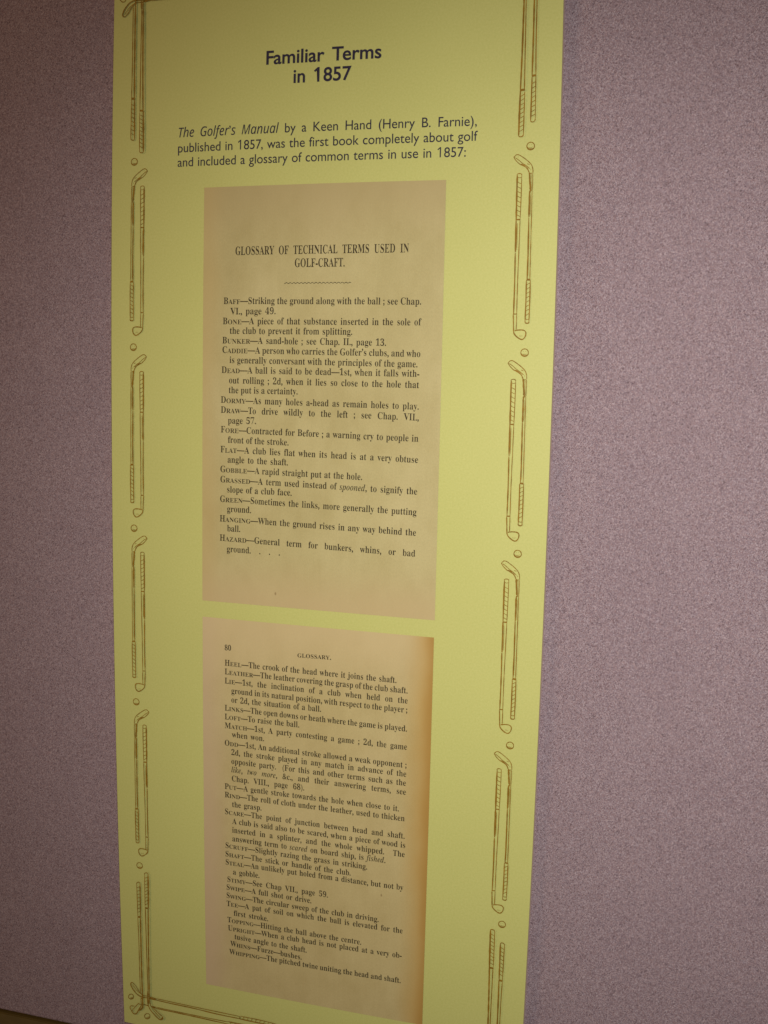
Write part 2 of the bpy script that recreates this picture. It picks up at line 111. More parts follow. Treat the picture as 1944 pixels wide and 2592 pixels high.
  'j': [312,[225,616,220,586,206,561,184,544,158,538,132,544,111,560,97,586,92,616,97,647,111,672,133,689,158,695,184,689,206,672,220,647],[228,465,228,-32,225,-74,216,-110,202,-141,193,-155,170,-177,143,-194,111,-206,74,-211,35,-211,3,-204,-19,-194,-38,-181,-58,-159,-68,-139,-73,-119,-73,-90,-66,-67,-57,-53,-39,-42,-16,-40,4,-46,19,-60,28,-80,29,-106,23,-127,7,-153,10,-161,24,-168,46,-171,63,-169,78,-165,89,-158,98,-141,103,-100,103,389,99,409,90,421,74,429,42,435,42,465]],
  'k': [534,[552,27,551,-3,323,-3,323,27,340,28,358,35,364,42,364,52,355,68,244,215,211,199,212,69,215,52,222,41,241,32,260,28,259,-3,35,-3,34,28,61,33,78,44,84,57,87,83,86,608,84,626,78,638,59,647,39,650,40,681,211,681,212,257,344,371,368,399,372,414,367,422,345,431,311,434,315,434,315,465,505,465,505,434,469,426,428,405,319,311,508,53,525,37,538,31]],
  'l': [297,[260,28,259,-3,36,-3,35,28,61,33,78,43,84,56,87,83,86,607,84,625,78,637,59,647,38,651,39,681,212,681,213,69,216,52,223,41,241,32]],
  'm': [825,[790,27,789,-3,571,-3,570,27,589,31,604,38,613,48,617,63,619,333,615,365,606,387,591,396,562,401,538,398,515,389,495,373,474,352,475,63,480,48,489,38,503,31,522,27,521,-3,306,-3,305,27,324,31,339,38,348,48,352,63,354,333,350,365,341,387,326,396,297,401,272,398,249,388,228,372,209,349,210,63,215,48,223,38,237,32,256,28,255,-3,36,-3,35,27,60,33,77,43,84,56,87,83,86,391,83,408,75,421,62,429,36,435,37,465,209,465,213,399,239,415,269,445,301,466,335,476,376,476,397,472,415,465,430,455,443,443,453,428,462,410,474,395,499,411,530,443,547,455,583,472,622,477,650,474,674,467,695,454,711,436,724,413,733,385,739,353,741,315,741,83,744,57,749,44,756,37,771,31]],
  'n': [567,[533,27,532,-3,310,-3,308,27,330,30,347,41,352,48,358,69,359,333,355,365,346,387,331,396,302,401,277,398,253,388,232,372,211,349,212,63,217,47,226,37,241,31,260,27,259,-3,36,-3,35,27,60,33,77,43,84,56,87,83,86,391,83,408,75,421,62,429,36,435,37,465,211,465,214,403,241,418,271,447,287,458,323,472,362,477,391,474,415,467,436,454,452,436,466,413,475,385,481,353,483,315,483,83,486,57,492,44,499,37,514,31]],
  'o': [501,[463,229,459,177,447,130,428,87,403,51,372,22,336,0,296,-14,251,-18,205,-13,164,0,128,23,96,53,71,89,52,132,41,179,37,229,41,281,52,328,71,371,96,407,128,437,164,459,205,473,250,477,295,473,335,459,372,437,403,408,428,372,447,329,459,282],[336,229,333,315,329,358,322,390,312,411,299,426,272,439,239,441,209,432,194,420,188,411,178,390,172,358,167,315,165,230,168,133,176,77,188,50,210,30,240,21,262,21,283,26,307,42,322,64,329,92,334,144]],
  'p': [553,[512,238,506,168,490,106,477,79,455,43,438,24,418,7,397,-5,375,-13,351,-17,321,-17,305,-14,276,-2,263,7,238,31,214,43,211,-86,216,-141,222,-155,235,-168,255,-175,286,-180,285,-210,35,-210,35,-181,32,-181,48,-178,65,-172,81,-156,86,-135,87,-95,86,392,82,412,77,420,58,430,38,435,38,465,204,465,209,395,232,412,258,444,273,457,305,473,324,477,355,478,379,474,401,466,421,454,448,429,464,409,485,374,500,333,507,303],[385,230,383,292,378,326,367,368,356,387,349,394,331,405,296,411,271,407,259,402,238,387,211,349,211,103,226,77,234,67,254,53,266,49,291,45,326,51,344,62,352,70,364,89,377,131,382,166]],
  'r': [428,[422,396,420,375,414,357,400,339,386,331,363,328,345,333,309,376,296,382,281,384,261,380,250,374,234,358,221,335,216,317,213,286,214,68,219,51,231,40,249,33,285,27,285,-3,36,-3,35,28,61,33,78,43,84,56,87,83,86,399,81,416,76,423,58,431,38,434,40,465,208,465,214,379,231,388,260,428,276,444,300,462,332,475,365,476,387,468,399,460,408,449,419,421]],
  's': [429,[374,141,371,106,358,61,343,36,333,25,299,-1,257,-15,215,-18,171,-9,127,8,102,10,83,4,70,-8,70,-16,62,-16,62,160,72,160,74,142,84,115,97,90,113,69,142,45,174,30,197,26,219,25,236,27,259,34,272,42,286,56,292,67,295,80,294,97,291,106,286,115,271,131,249,146,163,190,129,211,95,242,78,268,70,287,66,307,64,328,66,359,74,387,86,412,113,445,136,461,149,467,177,475,210,478,226,477,317,457,338,462,349,472,349,478,354,478,354,327,347,327,344,342,334,366,321,386,307,403,281,422,253,434,214,438,198,436,178,430,162,419,152,407,148,397,147,380,154,360,175,340,199,325,293,278,324,258,340,243,357,219,365,200,373,167]],
  't': [340,[319,99,311,70,282,28,266,12,248,-1,228,-10,207,-15,184,-17,157,-15,126,-5,105,14,95,31,87,52,83,77,81,106,81,412,39,412,39,447,157,574,194,624,197,634,206,634,206,465,300,465,300,412,206,412,206,122,209,90,214,77,224,68,239,64,260,64,279,70,296,82,309,100,311,115]],
  'u': [558,[527,48,527,16,469,11,419,3,366,-10,349,-19,345,55,327,50,298,20,273,2,245,-10,226,-15,195,-18,165,-15,139,-8,120,5,104,24,93,47,84,75,79,107,77,369,74,399,69,415,63,422,47,430,26,435,26,465,202,465,203,98,211,78,222,67,238,60,263,56,287,59,310,67,330,80,349,99,347,394,342,412,332,423,315,431,291,435,291,465,473,465,474,89,478,71,486,60,506,51]],
  'v': [456,[445,465,445,434,425,427,410,417,399,403,386,377,232,-18,218,-18,62,376,47,407,37,421,22,429,3,434,5,465,235,465,235,435,212,433,197,429,186,421,183,407,275,188,359,377,368,403,367,412,358,423,340,431,312,435,312,465]],
  'w': [647,[657,436,641,432,628,425,610,395,447,-18,437,-18,333,287,202,-18,188,-18,32,397,16,422,6,428,-10,433,-7,435,-7,465,197,465,197,434,200,434,179,430,165,424,161,414,162,402,170,377,248,195,324,350,303,406,294,423,282,431,257,436,259,436,259,465,472,465,472,434,439,424,432,416,431,407,434,392,499,216,577,382,584,404,584,416,577,424,558,431,537,435,539,436,539,465,654,465,654,436]],
  'y': [447,[440,434,423,430,409,421,388,386,220,-70,202,-111,179,-153,150,-188,138,-197,118,-206,95,-211,69,-212,54,-209,33,-199,21,-188,11,-175,5,-160,-1,-135,-1,-118,3,-99,10,-82,22,-68,36,-59,47,-56,64,-57,78,-62,92,-75,99,-89,102,-107,103,-136,117,-143,141,-142,153,-135,165,-124,187,-93,203,-59,218,-7,53,392,31,425,14,432,-5,434,2,434,2,465,232,465,232,434,234,434,211,431,191,426,184,419,182,405,190,383,276,183,351,360,362,399,362,415,356,423,337,431,309,434,311,434,311,465,437,465,437,434]],
  'z': [436,[401,163,391,-3,28,-3,28,22,265,425,164,424,140,419,119,412,94,396,81,380,64,348,58,319,49,319,56,465,400,465,400,432,172,40,261,42,290,47,327,61,346,75,363,93,384,130,390,145,393,163]],
  '—': [1000,[1023,299,-23,299,-23,207,1023,207]],
  '’': [219,[187,598,182,638,175,656,166,672,155,685,141,696,124,703,106,705,91,704,65,694,44,675,33,647,32,630,37,603,50,581,71,565,85,560,86,556,84,531,78,509,62,486,45,470,45,425,91,442,116,456,137,473,155,494,169,517,179,542,185,569]],
 },
 'I': {
  'a': [500,[428,134,427,117,415,84,379,35,361,17,326,-8,309,-14,293,-16,271,-12,263,-7,252,10,246,36,245,54,253,108,246,110,220,95,184,44,148,8,120,-8,90,-16,69,-15,50,-11,26,3,12,19,1,37,-7,58,-12,82,-13,136,-6,177,1,206,23,262,59,329,94,376,134,413,164,435,193,451,233,463,258,463,278,454,292,437,302,411,319,399,346,454,423,454,326,83,329,70,336,65,355,63,376,67,395,80,415,101,425,115],[309,369,306,390,296,404,279,412,248,415,227,409,206,396,187,377,168,353,145,314,124,271,104,218,90,171,84,138,84,106,90,85,104,72,114,67,138,64,160,67,174,72,200,91,229,125,259,180,287,251,304,320]],
  'c': [412,[368,371,364,342,358,324,351,314,334,303,313,300,300,304,290,311,282,323,278,337,276,358,279,374,295,407,294,413,289,420,264,427,233,423,211,412,191,393,171,369,148,330,132,297,115,250,102,203,98,169,97,136,103,106,115,84,126,72,140,63,165,55,201,55,236,67,269,89,300,123,307,147,312,125,299,90,278,62,256,38,234,18,211,3,187,-8,163,-15,138,-17,106,-14,79,-6,67,0,45,16,28,37,9,77,1,127,2,182,14,237,36,292,56,327,94,374,139,414,188,445,235,461,266,464,300,460,318,453,334,443,348,429,358,414,364,398]],
  'd': [498,[499,701,491,704,328,74,330,68,349,64,364,65,378,70,399,90,425,125,423,136,420,99,390,58,356,17,333,-4,311,-15,283,-16,273,-13,260,0,251,22,249,36,249,67,255,106,248,111,223,96,204,68,177,33,150,8,132,-4,103,-15,82,-17,62,-15,44,-8,29,3,16,19,1,51,-7,91,-9,134,-2,183,12,234,34,284,62,333,96,378,125,407,171,442,200,456,230,463,253,464,279,458,302,446,325,443,371,579,376,613,373,624,364,632,339,639,313,641,319,641,318,675],[314,371,311,393,302,407,286,416,257,419,238,414,219,403,201,387,178,359,156,325,131,278,110,227,94,177,87,141,85,111,91,90,104,75,131,66,151,65,165,68,193,83,223,115,254,169,284,240,305,310,312,344]],
  'e': [401,[357,369,354,339,349,325,335,296,313,269,283,244,245,221,199,203,145,188,105,182,102,178,98,151,97,122,100,107,105,93,114,81,125,71,139,64,164,57,199,57,230,68,246,78,260,90,289,123,295,146,300,125,289,90,269,62,249,38,227,18,205,3,181,-8,156,-15,130,-17,101,-14,76,-6,53,7,26,37,7,78,-1,127,-1,173,11,229,27,271,57,323,84,359,125,402,170,435,216,457,239,462,262,464,284,462,303,458,319,450,333,438,343,424,351,408,355,390],[302,387,300,400,295,410,282,420,269,424,255,425,233,422,223,418,203,405,175,373,157,344,140,308,118,242,106,222,140,224,175,235,207,251,244,278,267,301,289,335,299,361]],
  'f': [288,[406,622,403,597,397,579,386,569,368,565,358,567,349,573,339,588,334,601,334,629,339,642,349,657,347,661,324,666,299,663,281,654,259,628,246,603,233,569,208,478,197,454,284,454,282,407,198,407,122,78,92,-22,66,-83,48,-117,18,-158,-4,-178,-27,-194,-53,-204,-82,-209,-114,-209,-135,-201,-152,-186,-161,-173,-171,-143,-172,-120,-169,-103,-164,-89,-156,-77,-147,-70,-135,-68,-125,-70,-114,-78,-105,-97,-103,-121,-107,-144,-119,-159,-119,-162,-114,-166,-105,-169,-74,-170,-50,-160,-39,-151,-27,-133,-9,-96,9,-39,28,38,106,407,37,407,40,454,109,454,138,537,172,605,184,623,211,655,239,678,268,694,299,702,326,703,356,698,371,691,384,681,397,662,405,639]],
  'h': [532,[460,150,458,134,445,97,425,67,385,20,366,4,348,-8,330,-15,312,-17,299,-16,288,-12,280,-6,273,3,264,27,260,61,263,89,281,160,340,343,346,367,342,378,326,384,296,383,279,378,263,370,231,342,199,300,167,244,137,181,112,113,90,39,83,-3,-10,-3,148,610,146,624,139,632,117,639,85,641,85,674,82,675,153,682,266,700,260,704,166,296,196,315,248,385,284,422,306,440,329,454,352,461,376,464,404,459,414,453,422,444,433,420,437,386,435,362,420,295,358,109,352,80,355,73,369,68,383,67,403,72,422,87,443,112,454,128]],
  'i': [289,[248,619,244,592,233,570,220,558,211,553,190,550,171,558,155,575,146,598,144,626,150,652,163,673,180,685,201,688,220,680,236,663,244,646],[215,462,204,465,116,113,111,82,115,72,123,68,142,66,162,70,180,83,201,105,211,119,215,138,212,121,200,87,182,60,145,19,126,4,108,-7,91,-13,73,-15,53,-12,38,-4,24,17,16,44,16,72,25,120,84,331,93,378,89,389,77,397,59,401,38,403,42,403,43,434,43,436,122,446]],
  'k': [481,[467,423,433,415,408,404,358,368,286,310,266,299,285,191,298,133,312,95,324,78,331,72,348,66,369,66,387,73,403,88,418,111,419,128,408,82,378,34,348,1,333,-9,318,-15,304,-17,276,-11,254,8,235,40,222,74,198,179,188,209,131,185,83,-3,-10,-3,148,610,146,624,139,632,117,639,85,641,85,674,82,675,153,682,266,700,260,704,144,250,178,256,284,342,309,365,325,384,331,398,327,410,308,417,277,422,283,423,283,455,459,455,459,423]],
  'l': [258,[253,699,94,84,95,73,106,66,125,64,145,68,164,81,184,103,195,117,198,136,193,99,155,45,129,16,113,1,96,-9,78,-15,59,-17,38,-14,18,-2,5,20,-1,50,1,88,132,566,143,617,139,628,126,635,108,640,87,642,91,642,92,673]],
  'm': [781,[710,133,705,139,702,102,682,73,644,28,619,4,593,-10,566,-15,542,-10,526,4,517,29,514,44,513,68,517,98,538,174,593,344,599,368,595,379,585,384,566,386,539,382,514,369,488,347,463,316,437,276,411,225,385,164,359,91,332,-3,246,-3,350,365,348,376,342,382,324,386,301,384,277,376,246,354,215,318,183,268,153,209,125,141,95,43,89,21,87,-3,-3,-3,85,344,91,378,87,389,75,397,57,401,36,403,40,403,40,434,49,437,199,459,205,465,168,290,199,311,238,367,287,421,322,447,345,458,369,463,397,463,409,459,419,453,427,445,438,420,441,405,441,375,434,333,439,326,468,342,514,399,545,430,566,445,587,455,608,462,629,464,657,459,667,453,675,445,686,420,690,387,688,363,673,296,611,110,605,81,608,74,622,69,641,68,657,72,679,89]],
  'n': [532,[459,127,457,138,453,101,432,72,395,26,361,-4,335,-15,317,-17,293,-12,277,3,268,27,265,43,264,67,268,97,288,173,343,337,350,367,346,378,336,383,317,385,301,383,268,371,238,345,207,306,183,268,153,209,125,141,95,43,89,21,87,-3,-3,-3,85,344,91,378,87,389,75,397,57,401,36,403,40,403,40,434,49,437,199,459,205,465,168,290,199,311,251,383,287,421,310,440,345,458,369,463,397,463,409,459,419,453,427,444,438,420,442,386,439,359,422,287,356,85,356,80,360,74,374,68,393,67,409,71,427,84]],
  'o': [470,[410,302,407,261,402,234,389,192,370,152,347,113,320,78,289,46,255,20,219,0,195,-10,156,-17,127,-16,98,-11,73,0,50,17,30,39,9,79,0,128,0,174,12,230,34,285,64,336,92,372,112,393,155,428,202,453,225,460,249,464,295,461,311,458,338,447,361,431,388,397,404,354],[320,358,317,388,305,409,284,422,256,426,234,423,213,413,194,397,172,367,151,330,129,278,111,221,96,154,90,104,90,72,97,47,114,32,126,27,154,23,184,29,209,47,238,84,267,142,291,208,313,296]],
  'p': [491,[429,334,426,288,420,258,412,227,394,181,372,138,354,111,335,85,304,51,283,31,249,7,227,-5,204,-13,181,-17,153,-16,138,-11,117,1,94,4,56,-112,52,-149,57,-161,64,-166,90,-174,119,-177,114,-178,114,-210,-103,-210,-103,-177,-110,-177,-84,-173,-63,-165,-47,-149,-38,-128,88,355,91,380,89,388,84,393,62,401,31,404,38,404,40,437,207,462,195,465,178,363,215,386,252,424,287,449,322,462,339,464,359,462,384,451,398,438,410,422,419,401,425,377],[332,333,329,357,322,370,306,382,285,387,256,384,235,376,215,363,198,344,182,319,167,289,141,211,104,72,103,48,109,37,123,29,142,26,160,25,183,31,211,48,241,82,274,136,300,197,324,277]],
  'r': [388,[372,394,370,371,365,352,353,332,342,324,328,321,317,323,303,333,287,352,274,356,255,355,244,350,223,332,189,282,146,191,105,75,90,19,87,-3,-3,-3,85,344,91,378,87,389,75,397,57,401,36,403,40,403,40,434,49,437,199,459,205,465,167,282,188,294,227,364,261,413,283,438,308,457,331,464,341,463,356,454,361,446,369,424]],
  's': [376,[326,460,308,302,306,305,301,336,293,360,283,380,271,397,256,410,239,419,220,424,199,426,172,423,155,416,145,409,135,397,130,385,133,364,142,345,231,229,249,199,262,167,269,129,267,94,259,68,243,36,226,17,205,1,181,-10,164,-14,135,-17,117,-16,85,-9,45,5,22,8,2,5,-9,1,-18,-7,-17,-13,-20,-9,2,165,6,160,9,126,15,98,25,75,38,57,54,42,74,32,96,26,136,25,163,32,174,37,182,45,191,65,191,91,180,118,166,139,100,223,78,258,64,291,56,331,58,365,69,399,81,419,98,436,116,449,148,461,172,463,202,461,286,442,305,444,317,448,325,454,324,460]],
  't': [275,[260,450,256,404,177,404,101,152,88,105,86,84,89,71,96,66,116,64,136,69,156,83,190,124,195,145,192,108,151,51,122,19,103,3,84,-8,65,-15,45,-17,20,-12,4,2,-5,26,-9,58,-7,85,85,404,33,404,33,444,102,483,149,520,192,567,207,595,222,595,180,450]],
  'w': [625,[572,393,569,363,559,329,542,291,519,248,488,202,451,150,314,-16,306,-18,272,261,93,-16,85,-18,82,209,78,280,72,329,62,369,49,390,31,402,8,405,11,404,11,435,141,464,140,459,155,395,168,258,180,201,349,464,353,464,387,135,415,140,450,181,492,238,526,305,529,319,527,327,518,341,496,361,484,385,483,417,487,433,494,448,504,459,516,465,532,466,545,461,556,451,565,435,570,416]],
 },
 'H': {
  '1': [572,[372,731,372,-17,252,-17,254,582,256,616,259,591,281,606,222,553,132,481,65,567,276,731]],
  '5': [500,[455,209,450,258,437,304,414,344,383,379,345,407,299,427,247,439,207,440,207,577,421,577,421,699,84,699,84,307,156,319,200,319,238,311,268,298,292,280,309,259,319,234,323,207,320,186,313,167,302,149,287,133,269,120,248,110,224,103,182,102,130,113,95,127,33,165,33,22,107,-10,171,-24,216,-26,265,-22,311,-9,352,12,387,41,416,75,437,115,450,160]],
  '7': [500,[516,699,32,699,32,572,318,572,71,20,190,-31]],
  '8': [500,[485,184,483,212,479,238,470,264,459,288,444,310,426,330,403,349,423,368,452,407,469,450,475,493,471,537,459,578,439,615,413,647,380,672,343,692,302,704,257,708,211,704,168,692,130,673,96,647,69,616,48,580,35,539,31,495,32,471,44,426,67,386,100,349,75,329,56,309,41,288,30,265,22,240,17,213,15,185,20,142,33,101,55,65,84,34,119,9,159,-10,204,-22,252,-26,299,-22,343,-10,383,9,417,34,446,65,467,101,480,141],[343,495,341,478,336,463,328,448,317,436,303,425,288,417,271,412,253,410,235,412,218,417,203,425,190,436,179,449,170,464,165,480,163,497,165,516,170,532,177,546,188,558,201,567,216,575,234,579,255,581,274,579,291,574,306,567,318,556,329,544,336,530,341,513],[353,192,351,174,346,157,339,142,328,129,313,118,296,109,275,103,250,101,228,103,207,108,190,116,175,127,163,140,155,155,149,173,147,192,149,212,154,229,163,244,175,257,189,268,207,276,228,281,252,283,274,281,294,276,311,268,325,257,337,243,346,228,351,211]],
  'F': [469,[457,699,59,699,59,-17,191,-17,191,300,457,300,457,422,191,422,191,577,457,577]],
  'T': [604,[604,699,0,699,0,577,236,577,236,-17,368,-17,368,577,604,577]],
  'a': [427,[428,113,387,84,363,73,365,72,364,311,360,349,350,383,333,412,311,435,283,453,253,466,219,473,159,474,113,466,72,449,37,424,18,404,22,267,79,320,95,332,111,341,144,353,177,357,194,356,218,349,232,336,240,312,241,283,146,249,91,225,65,209,43,190,25,165,13,136,9,101,11,76,18,53,29,32,44,12,62,-3,84,-16,109,-23,153,-25,187,-19,220,-7,252,12,248,9,245,19,259,-4,282,-19,295,-23,325,-26,359,-21,381,-12,428,17],[241,99,221,84,197,73,180,71,161,75,146,84,137,98,133,116,135,130,142,142,152,154,168,165,210,186,241,198]],
  'e': [479,[464,194,459,271,449,324,431,370,406,408,375,437,338,458,297,471,251,475,203,471,159,457,120,436,87,407,60,371,40,329,28,282,24,230,28,181,39,135,58,92,84,53,118,20,159,-5,206,-21,258,-26,287,-25,338,-18,362,-12,405,5,455,35,455,161,391,122,355,106,300,94,253,95,229,101,208,110,190,123,175,139,163,160,151,194],[339,287,153,287,162,310,171,326,183,340,197,350,213,358,232,362,253,364,272,362,289,357,303,350,316,339,325,326,333,310]],
  'i': [219,[171,466,48,466,48,-17,171,-17],[180,585,175,612,159,634,137,650,110,655,83,650,61,634,45,612,40,585,45,558,61,536,83,520,110,515,137,520,159,536,175,558]],
  'l': [219,[171,699,48,699,48,-17,171,-17]],
  'm': [771,[729,-17,729,283,726,322,718,359,704,392,685,421,660,444,632,461,599,472,563,475,537,473,513,468,470,449,451,436,415,405,400,424,365,452,345,462,302,474,261,474,225,464,189,446,154,419,163,425,165,466,42,466,42,-17,165,-17,165,319,186,340,209,355,232,363,260,366,285,361,304,347,318,321,322,302,324,-17,447,-17,447,319,466,336,490,352,512,363,530,366,560,360,583,344,592,332,600,317,604,299,606,277,606,-17]],
  'n': [500,[456,-17,456,278,453,323,443,363,428,397,407,425,381,447,352,463,320,472,286,475,265,474,245,470,205,455,169,432,144,407,167,407,167,466,44,466,44,-17,167,-17,167,315,191,339,216,357,238,367,262,370,278,368,291,364,313,347,328,318,332,299,333,-17]],
  'r': [396,[419,409,380,443,351,460,321,471,305,474,271,473,252,467,233,458,215,445,180,407,150,363,175,363,175,466,52,466,52,-17,175,-17,175,234,177,260,183,284,191,304,203,322,217,337,232,347,249,354,273,355,289,350,308,340,354,303]],
  's': [385,[362,123,361,142,356,161,347,179,320,212,280,245,185,306,161,326,152,340,157,351,174,361,194,363,218,361,247,353,280,339,341,303,341,431,296,453,261,465,226,473,192,475,157,473,126,466,98,455,73,439,54,418,39,394,30,367,27,335,37,288,64,248,100,217,211,149,231,132,237,118,230,102,209,90,188,86,162,89,129,99,91,117,24,159,24,21,76,-3,136,-21,197,-26,231,-23,262,-16,290,-3,314,15,334,36,349,62,359,91]],
 },
 'S': {
  '(': [323,[315,696,257,696,214,648,176,597,143,541,115,483,92,421,76,359,65,295,62,232,65,169,76,105,92,43,115,-19,143,-77,176,-133,214,-184,257,-232,315,-232,279,-179,249,-128,225,-74,205,-18,189,41,178,102,171,166,169,232,171,298,178,362,189,423,205,482,225,538,249,592,279,643]],
  ')': [323,[261,232,258,295,247,359,231,421,208,483,180,541,147,597,109,648,66,696,8,696,44,643,74,592,98,538,118,482,134,423,145,362,152,298,154,232,152,166,145,102,134,41,118,-18,98,-74,74,-128,44,-179,8,-232,66,-232,109,-184,147,-133,180,-77,208,-19,231,43,247,105,258,169]],
  ',': [219,[178,26,177,47,167,83,158,98,148,109,135,118,121,123,92,124,70,115,54,100,45,78,44,66,48,43,52,33,66,18,74,13,93,8,96,-19,91,-49,85,-63,69,-88,57,-98,57,-121,88,-110,112,-96,132,-79,149,-60,162,-40,171,-18,176,4]],
  '.': [219,[171,51,166,75,153,95,133,108,109,113,85,108,65,95,52,75,47,51,52,27,65,7,85,-6,109,-11,133,-6,153,7,166,27]],
  '1': [572,[357,716,357,-2,267,-2,267,519,271,618,212,564,135,502,86,564,281,716]],
  '5': [500,[440,209,436,255,423,298,402,336,373,368,337,394,294,413,245,424,192,425,192,592,406,592,406,684,99,684,99,325,154,334,201,334,242,326,276,311,303,291,322,266,334,238,338,207,335,183,327,160,314,140,297,122,276,107,253,96,227,89,180,87,143,93,88,114,48,138,48,32,112,5,172,-9,215,-11,262,-7,305,5,343,25,376,51,403,84,423,121,436,163]],
  '7': [500,[493,684,47,684,47,587,341,587,91,28,182,-12]],
  '8': [500,[470,184,464,235,456,258,446,280,432,301,416,320,396,336,377,348,412,378,427,396,448,434,459,473,460,493,456,534,445,572,426,606,402,636,372,660,338,678,299,689,257,693,213,689,173,678,138,660,107,636,81,607,62,574,50,536,46,495,47,473,58,432,79,394,93,377,126,348,85,318,68,300,54,280,44,259,36,236,32,211,30,185,34,145,47,108,67,75,94,46,127,22,165,4,207,-7,252,-11,297,-7,338,4,375,22,407,45,433,74,453,107,466,144],[358,495,356,475,350,457,340,440,327,425,312,412,294,403,274,397,253,395,232,397,213,403,195,413,179,425,166,441,156,458,150,477,148,497,150,518,156,538,165,555,177,569,193,580,211,589,232,594,255,596,277,594,296,588,314,579,329,567,341,552,350,535,356,516],[368,192,366,171,360,152,351,134,338,118,322,105,301,95,277,88,250,86,225,88,202,94,182,103,165,116,151,131,141,149,134,170,132,192,134,215,141,235,151,253,165,269,182,281,202,290,226,296,252,298,277,296,299,290,319,280,336,268,349,252,359,234,366,214]],
  ':': [219,[171,398,166,422,153,442,133,455,109,460,85,455,65,442,52,422,47,398,52,374,65,354,85,341,109,336,133,341,153,354,166,374],[171,51,166,75,153,95,133,108,109,113,85,108,65,95,52,75,47,51,52,27,65,7,85,-6,109,-11,133,-6,153,7,166,27]],
  'B': [563,[545,182,542,216,534,247,520,275,501,300,477,321,449,339,416,353,381,361,426,385,445,401,459,418,471,437,479,459,483,482,485,508,482,541,473,572,457,602,435,629,405,651,369,669,325,680,273,684,73,684,73,-2,309,-2,368,2,418,15,459,34,492,58,516,86,532,117,542,150],[380,499,378,474,371,452,360,434,345,419,325,407,301,399,272,394,175,392,175,592,294,590,319,584,339,576,355,564,366,550,374,535],[440,196,438,177,433,158,424,141,411,124,392,110,367,100,335,93,296,90,175,90,175,300,327,298,358,292,383,283,404,271,420,256,431,238,438,218]],
  'F': [469,[442,684,74,684,74,-2,176,-2,176,315,442,315,442,407,176,407,176,592,442,592]],
  'H': [729,[655,684,553,684,553,387,175,387,175,684,73,684,73,-2,175,-2,175,295,553,295,553,-2,655,-2]],
  'K': [656,[659,-2,288,359,586,684,459,684,175,374,175,684,73,684,73,-2,175,-2,175,333,519,-2]],
  'a': [427,[413,84,389,68,367,58,355,60,350,69,349,310,346,346,336,377,321,403,301,424,276,440,248,451,217,458,160,459,117,451,79,436,47,413,33,398,33,296,70,332,87,344,123,362,159,371,196,371,225,362,236,354,245,344,251,330,255,314,256,272,151,235,98,212,74,197,54,180,38,158,28,132,24,101,26,79,32,59,42,40,55,23,71,9,90,-2,112,-9,152,-10,198,1,228,15,256,34,264,15,270,7,288,-5,311,-10,345,-9,374,1,413,25],[256,92,229,71,210,62,180,56,155,61,136,73,123,92,118,117,121,135,129,151,142,165,160,178,205,200,256,219]],
  'b': [500,[468,234,464,281,453,324,436,363,413,396,384,423,350,443,313,456,272,460,255,459,207,450,177,437,150,421,150,684,57,684,57,24,95,9,136,-2,181,-9,226,-11,280,-7,327,6,369,26,404,54,431,89,451,131,464,180],[373,221,370,191,363,163,351,139,335,118,315,100,292,88,266,80,238,77,193,81,150,91,150,331,188,360,212,371,250,376,276,373,300,365,321,352,339,334,353,312,364,285,371,255]],
  'c': [438,[405,16,405,108,355,89,312,79,284,77,251,80,222,87,197,99,175,116,158,137,145,162,137,191,134,224,137,256,144,285,156,311,172,333,191,350,214,363,240,371,269,374,297,372,341,359,395,328,395,428,332,452,299,458,263,460,214,456,170,443,132,422,100,394,74,359,55,317,43,269,39,216,43,168,56,124,76,86,103,53,137,26,176,6,220,-7,269,-11,306,-9,360,1]],
  'd': [510,[453,684,360,684,360,443,313,456,268,460,220,456,177,443,138,423,105,397,79,364,59,325,46,282,42,235,46,183,57,137,76,96,101,62,133,35,171,15,214,2,262,-2,453,-2],[360,77,272,77,237,80,208,88,185,101,166,118,153,139,144,164,139,192,137,222,140,255,147,285,160,312,176,334,197,352,221,365,249,373,290,376,320,372,360,360]],
  'e': [479,[448,209,444,270,434,320,417,363,395,398,366,425,332,445,294,456,251,460,206,456,165,443,129,423,98,396,73,363,54,324,43,279,39,230,43,184,53,140,71,99,96,63,127,32,165,9,209,-6,259,-11,312,-8,357,2,378,10,419,30,440,43,440,134,379,100,321,82,281,78,251,80,224,86,200,97,180,112,163,130,149,153,139,180,132,209],[356,272,135,272,140,295,148,316,159,335,173,351,189,363,208,372,229,377,253,379,275,377,295,371,312,362,327,350,338,334,347,315,353,294]],
  'f': [250,[298,684,268,690,219,693,197,689,177,683,143,663,128,649,103,620,85,585,74,540,71,513,70,451,7,451,7,367,70,367,70,-2,163,-2,163,367,244,367,244,451,163,451,164,516,168,538,174,557,183,572,196,584,212,593,232,599,256,601,276,599,298,592]],
